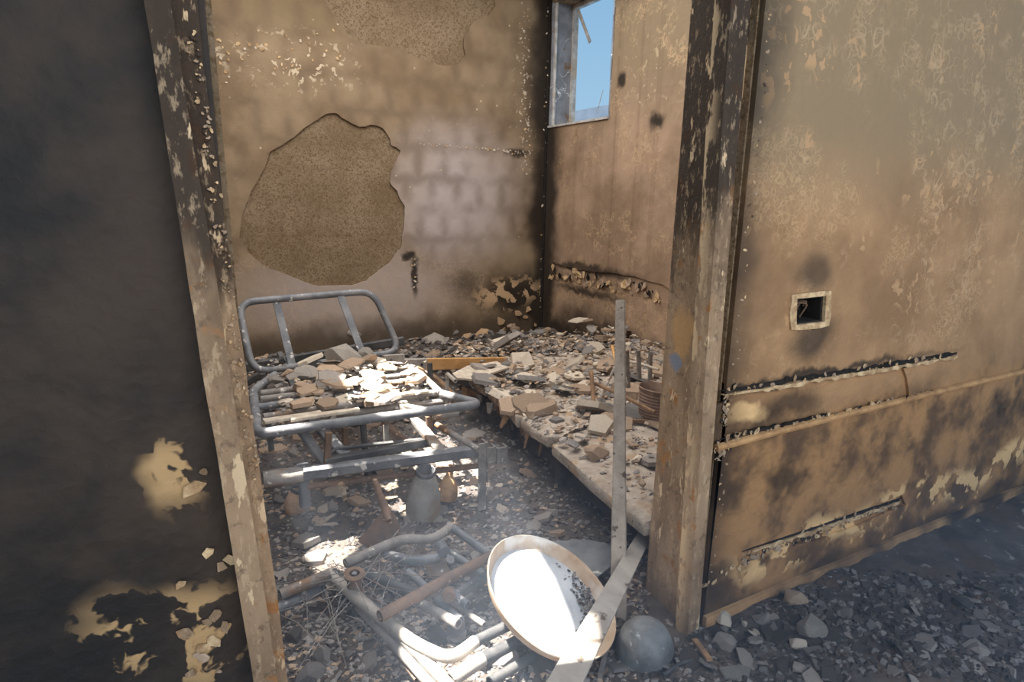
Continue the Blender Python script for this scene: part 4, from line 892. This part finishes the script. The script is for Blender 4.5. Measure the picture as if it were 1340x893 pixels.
# on the floor inside
n = 0
while n < 110:
    x = random.uniform(345, 830); y = random.uniform(535, 885)
    p = on_ground(x, y)
    if p.x > 1.34 or p.y < 1.0 or p.x < .12: continue
    if y > 700 and random.random() < .45: continue
    s_ = random.uniform(.02, .06)*(1.2 if y < 640 else .9); p.z += s_*.08
    shard('plaster_shard', 'flake' if random.random() < .8 else 'chunk', ['plgrey', 'pltan', 'ash', 'ash', 'plpale'] if y < 740 else ['ash', 'char', 'plgrey'], p, s_, .03, .052, 'on the floor under the bed' if p.y > 2.2 else ('on the floor before the bed' if p.y > 1.75 else 'on the floor among the pipes'), 'plaster shard', .3); n += 1
for (x, y, s_, mt, lab) in ((412,735,.06,'plgrey','triangular grey sheet left of the wheel hub'), (400,712,.07,'plgrey','grey slab fragment under the sunlit floor patch'), (573,671,.06,'ash','grey square tile fragment right of the jug'), (512,690-4,.028,'plpale','small white cube like fragment left of the jug foot'), (440,645,.07,'plpale','sunlit plaster fragment right of the orange pot'), (395,575,.07,'pltan','tan broken slab on the floor below the bed front'), (362,590,.08,'pltan','tan rounded slab by the left door stop'), (450,560,.06,'plpale','pale fragment on the floor under the bed arms'), (470,660,.06,'pltan','tan fragment on the floor beneath the lower rod'), (430,690,.06,'plpale','pale sunlit fragment in the middle of the floor patch')):
    piece('plaster_piece', pick('flake', [mt]), on_ground(x, y)+V(0,0,.012), s_, lab, 'plaster piece', None, .18)
# dark sheet behind the tray
q = MB(); shp = [Pz(x, y, .05) for x, y in ((706,712),(770,709),(800,716),(798,745),(782,758))]; n_ = len(shp)
q.add(shp+[p+V(0,0,.008) for p in shp], [tuple(range(n_)), tuple(range(2*n_-1, n_-1, -1))]+[(i, n_+i, n_+(i+1) % n_, (i+1) % n_) for i in range(n_)])
tag(q.build('metal_sheet', M['steel'], fix=True), 'flat grey sheet lying behind the upper edge of the tray', 'sheet')
# along the back wall
for (x, y, s_, mt, lab) in ((572,452,.16,'conc','large grey rubble block heaped against the back wall'), (632,439,.095,'lime','pale tan plaster lump left of the burnt corner'), (612,441,.06,'lime','ragged cream plaster lump at the foot of the back wall'), (548,468,.09,'conc','rubble block behind the orange board left end'), (500,455,.07,'pltan','tan rubble lump by the right backrest bend'), (463,437,.06,'plgrey','grey lump against the wall behind the backrest')):
    p = Py(x, y, YB-.11); me = lib_chunk(int(x), 30); me.materials.append(M[mt]); piece('rubble_block', me, p, s_, lab, 'rubble', None, .15, 1.1)
n = 0
while n < 60:
    x = random.uniform(.1, 2.7); y = random.uniform(4.15, 4.58); s_ = random.uniform(.02, .06); z = ground(x, y)
    if x > 1.9: z += .06*random.random()
    shard('rubble_chunk', 'chunk', ['char', 'char', 'ash', 'pltan'], (x, y, z+s_*.2), s_, .032, .05, 'by the back wall behind the bed' if x < 1.2 else ('at the foot of the back wall' if x < 2 else 'in the burnt corner heap'), 'rubble', .5); n += 1
CLOT = []
for i in range(3):
    me = lib_flake(40+i); me.materials.append(M['lime']); CLOT.append(me)
cl = [(654,420,.055),(676,410,.05),(690,405,.045),(660,432,.04),(672,425,.035),(688,415,.03),(700,425,.03),(665,395,.025)]
for x, y, s_ in cl:
    piece('lime_clot', random.choice(CLOT), Py(x, y, YB-.006), s_, 'pale plaster clot stuck in the burnt corner of the back wall', 'plaster clot', 'plaster clots in the burnt corner', .12, 1).rotation_euler.x += PI/2
tag(MB().tube([Py(606,466,YB-.16), Py(706,446,YB-.10)], .016, 8).build('steel_pipe', M['steeldark'], smooth=True), 'dark pipe lying at the foot of the burnt corner', 'pipe')
q = tag(MB().bar(Py(735,398,4.4), Py(748,425,4.2), .05, .02).build('charred_board', M['char']), 'charred board stub leaning in the burnt corner', 'board')

# ------------------------------------------------------------------ rubble outside the door wall, right
for (x, y, s_, kind, mt, lab, ti) in ((948,814,.036,'chunk','plpale','white angular stone against the skirting beside the door frame',.2), (1062,828,.060,'chunk','conc','large brown and cream rubble piece below the skirting',.2), (1045,847,.032,'chunk','plpale','small cream stone touching the large brown rubble piece',.2),
        (988,829,.016,'chunk','plpale','small white pebble under the skirting',.2), (974,818,.014,'chunk','plpale','tiny pale pebble right of the white stone',.2), (985,834,.018,'flake','plpale','thin white chip below the small pebbles',.2), (1040,788,.045,'chunk','pltan','brown lump against the skirting at right',.2),
        (975,868,.045,'flake','plgrey','grey shard with pale broken edge in the foreground rubble',.25), (1005,832,.04,'flake','char','dark grey shard beside the white pebbles',.2), (1016,840,.045,'flake','char','dark shard in the middle of the right rubble',.2), (960,885,.055,'flake','tile','dark tile fragment at the bottom edge of the picture',.1), (903,868,.045,'flake','char','dark flat shard right of the overturned bowl',.15), (925,873,.04,'flake','ash','grey shard between the bowl and the foreground tile',.25), (988,842,.03,'flake','plgrey','grey ring shaped fragment in the right rubble',.2), (1050,773,.03,'flake','ash','flat grey shard near the skirting at far right',.2), (1087,838,.035,'flake','char','dark shard above the broken floor tile',.2)):
    me = lib_chunk(int(x)+3, 24) if kind == 'chunk' else lib_flake(int(x)); me.materials.append(M[mt]); p = on_ground(x, y)
    piece('rubble_stone' if kind == 'chunk' else 'tile_shard', me, p+V(0,0,s_*.25 if kind == 'chunk' else .012), s_, lab, 'stone' if kind == 'chunk' else 'shard', None, ti)
tl = thing('floor_tile', 'cracked dark green grey floor tile in the rubble at lower right', 'tile', on_ground(1078,868)+V(0,0,.035))
for lp_ in ([(1049,852),(1071,849),(1090,860),(1078,866),(1060,862)], [(1060,862),(1078,866),(1090,860),(1112,868),(1122,884),(1068,881)]):
    q = MB(); shp = [Pz(x, y, .05) for x, y in lp_]; n_ = len(shp)
    q.add(shp+[p+V(0,0,.009) for p in shp], [tuple(range(n_)), tuple(range(2*n_-1, n_-1, -1))]+[(i, n_+i, n_+(i+1) % n_, (i+1) % n_) for i in range(n_)]); q.build('tile_half', M['tile'], tl, fix=True)
tag(MB().bar(Pz(909,838,.04), Pz(929,864,.05), .016, .010, (0,0,1)).build('stick', M['stick']), 'short pale stick lying before the door frame foot', 'stick')
tag(MB().tube(fillet([Pz(868,884,.03), Pz(890,868,.03), Pz(925,862,.03)], .06, 5), .006, 6).build('wire', M['steeldark'], smooth=True), 'dark bent wire right of the overturned bowl', 'wire')
n = 0
while n < 75:
    x = random.uniform(860, 1330); y = random.uniform(760, 893); p = on_ground(x, y)
    if p.y > YD-.05: continue
    s_ = random.uniform(.012, .04); shard('tile_shard', 'flake' if random.random() < .65 else 'chunk', ['char', 'char', 'ash', 'plgrey'], p+V(0,0,s_*.15), s_, .024, .036, 'before the door frame outside' if x < 960 else ('below the skirting outside' if x < 1100 else 'outside at far right'), 'shard', .35); n += 1
q = tag(MB().bar(Pz(785,885,.03), Pz(805,800,.07), .012, .02, (0,0,1)).build('splintered_wood', M['ash']), 'thin splintered wood strip beside the lower end of the square bar', 'wood')

# fine debris: far too much to count, joined per area
def crumbs(name, label, n, fn, smin, smax, mats):
    mb = MB(); rr = random.Random(len(name)*7+n); c_ = 0
    while c_ < n:
        p = fn(rr)
        if p is None: continue
        s_ = rr.uniform(smin, smax)*rr.uniform(.6, 1.2); mb.k = rr.randrange(len(mats)); mb.add(*crumb(p+V(0,0,s_*.15), s_, rr)); c_ += 1
    return tag(mb.build(name, [M[m] for m in mats]), label, 'debris', None, 'stuff')
def f_room(rr):
    px_, py_ = rr.uniform(330, 850), rr.uniform(520, 900); p = Pz(px_, py_, .02)
    if p.x < .1 or p.x > 1.46 or p.y < .8 or p.y > 4.5: return None
    p.z = ground(p.x, p.y); return p
def f_back(rr):
    x, y = rr.uniform(.05, 2.8), rr.uniform(3.0, 4.62)
    if x > 1.4 and y < 3.4: return None
    return V(x, y, ground(x, y)+.01)
def f_slab(rr):
    x, y = rr.uniform(1.3, 2.8), rr.uniform(1.4, 3.6)
    if x < 1.42-.06*(3-y)*0+.0 and y > 3.05: return None
    if y < 2.05 and rr.random() < .5: return None
    return V(x, y, ZT+.012+(.05 if y > 2.4 else .02)*rr.random())
def f_heap(rr):
    x, y = rr.uniform(1.5, 2.76), rr.uniform(3.2, 4.3); t_ = (4.3-y)/1.1
    return V(x, y, .05+.2*t_*min(1, (x-1.3)/.5)+.03*rr.random())
def f_out(rr):
    px_, py_ = rr.uniform(850, 1340), rr.uniform(750, 900); p = Pz(px_, py_, .02)
    if p.y > YD-.02: return None
    p.z = ground(p.x, p.y); return p
def f_bed(rr):
    px_, py_ = rr.uniform(350, 560), rr.uniform(470, 545)
    if py_ > 545-(px_-350)*.12: return None
    return Pz(px_, py_, ZB+.012+.03*rr.random())
crumbs('floor_debris', 'ash and small plaster crumbs covering the room floor', 9500, f_room, .005, .017, ['ash', 'char', 'char', 'ash', 'plgrey', 'char', 'pltan', 'floor'])
crumbs('wall_foot_debris', 'charred crumbs along the foot of the back wall', 1500, f_back, .012, .035, ['char', 'ash', 'char', 'pltan', 'plgrey'])
crumbs('slab_debris', 'small plaster crumbs strewn over the scorched slabs', 1900, f_slab, .008, .028, ['plgrey', 'pltan', 'plpale', 'ash', 'pltan'])
crumbs('heap_debris', 'sloping heap of plaster rubble behind the slabs', 1500, f_heap, .018, .05, ['pltan', 'plgrey', 'pltan', 'ash', 'char'])
crumbs('bed_debris', 'plaster grit lying over the bed tubes', 170, f_bed, .006, .02, ['plgrey', 'plpale', 'ash'])
crumbs('outer_debris', 'dark crumbs on the ground outside the door wall', 2600, f_out, .004, .018, ['char', 'ash', 'char', 'floor'])

# ------------------------------------------------------------------ thin smoke haze hanging low in the doorway
g = G('smoke_haze'); nt = g.t; nt.nodes.remove(g.b); pv = g.n('ShaderNodeVolumePrincipled'); pv.inputs['Color'].default_value = S(206, 222, 246); pv.inputs['Anisotropy'].default_value = .3
zz = g.xyz(); den = g.ma('MULTIPLY', g.step(zz[2], .72, .0), g.ma('MULTIPLY', g.step(zz[1], 2.9, 1.2), g.ma('MULTIPLY_ADD', g.noise(2.2, 2, .5), .8, .6)))
g.set(pv.inputs['Density'], g.ma('MULTIPLY', den, .30)); nt.links.new(pv.outputs[0], nt.nodes['Material Output'].inputs['Volume'])
hz = MB().box((-.5, .3, -.02), (2.6, 3.0, .74)).build('smoke_haze', g.m); tag(hz, 'thin bluish smoke haze hanging low over the doorway floor', 'haze', None, 'stuff')
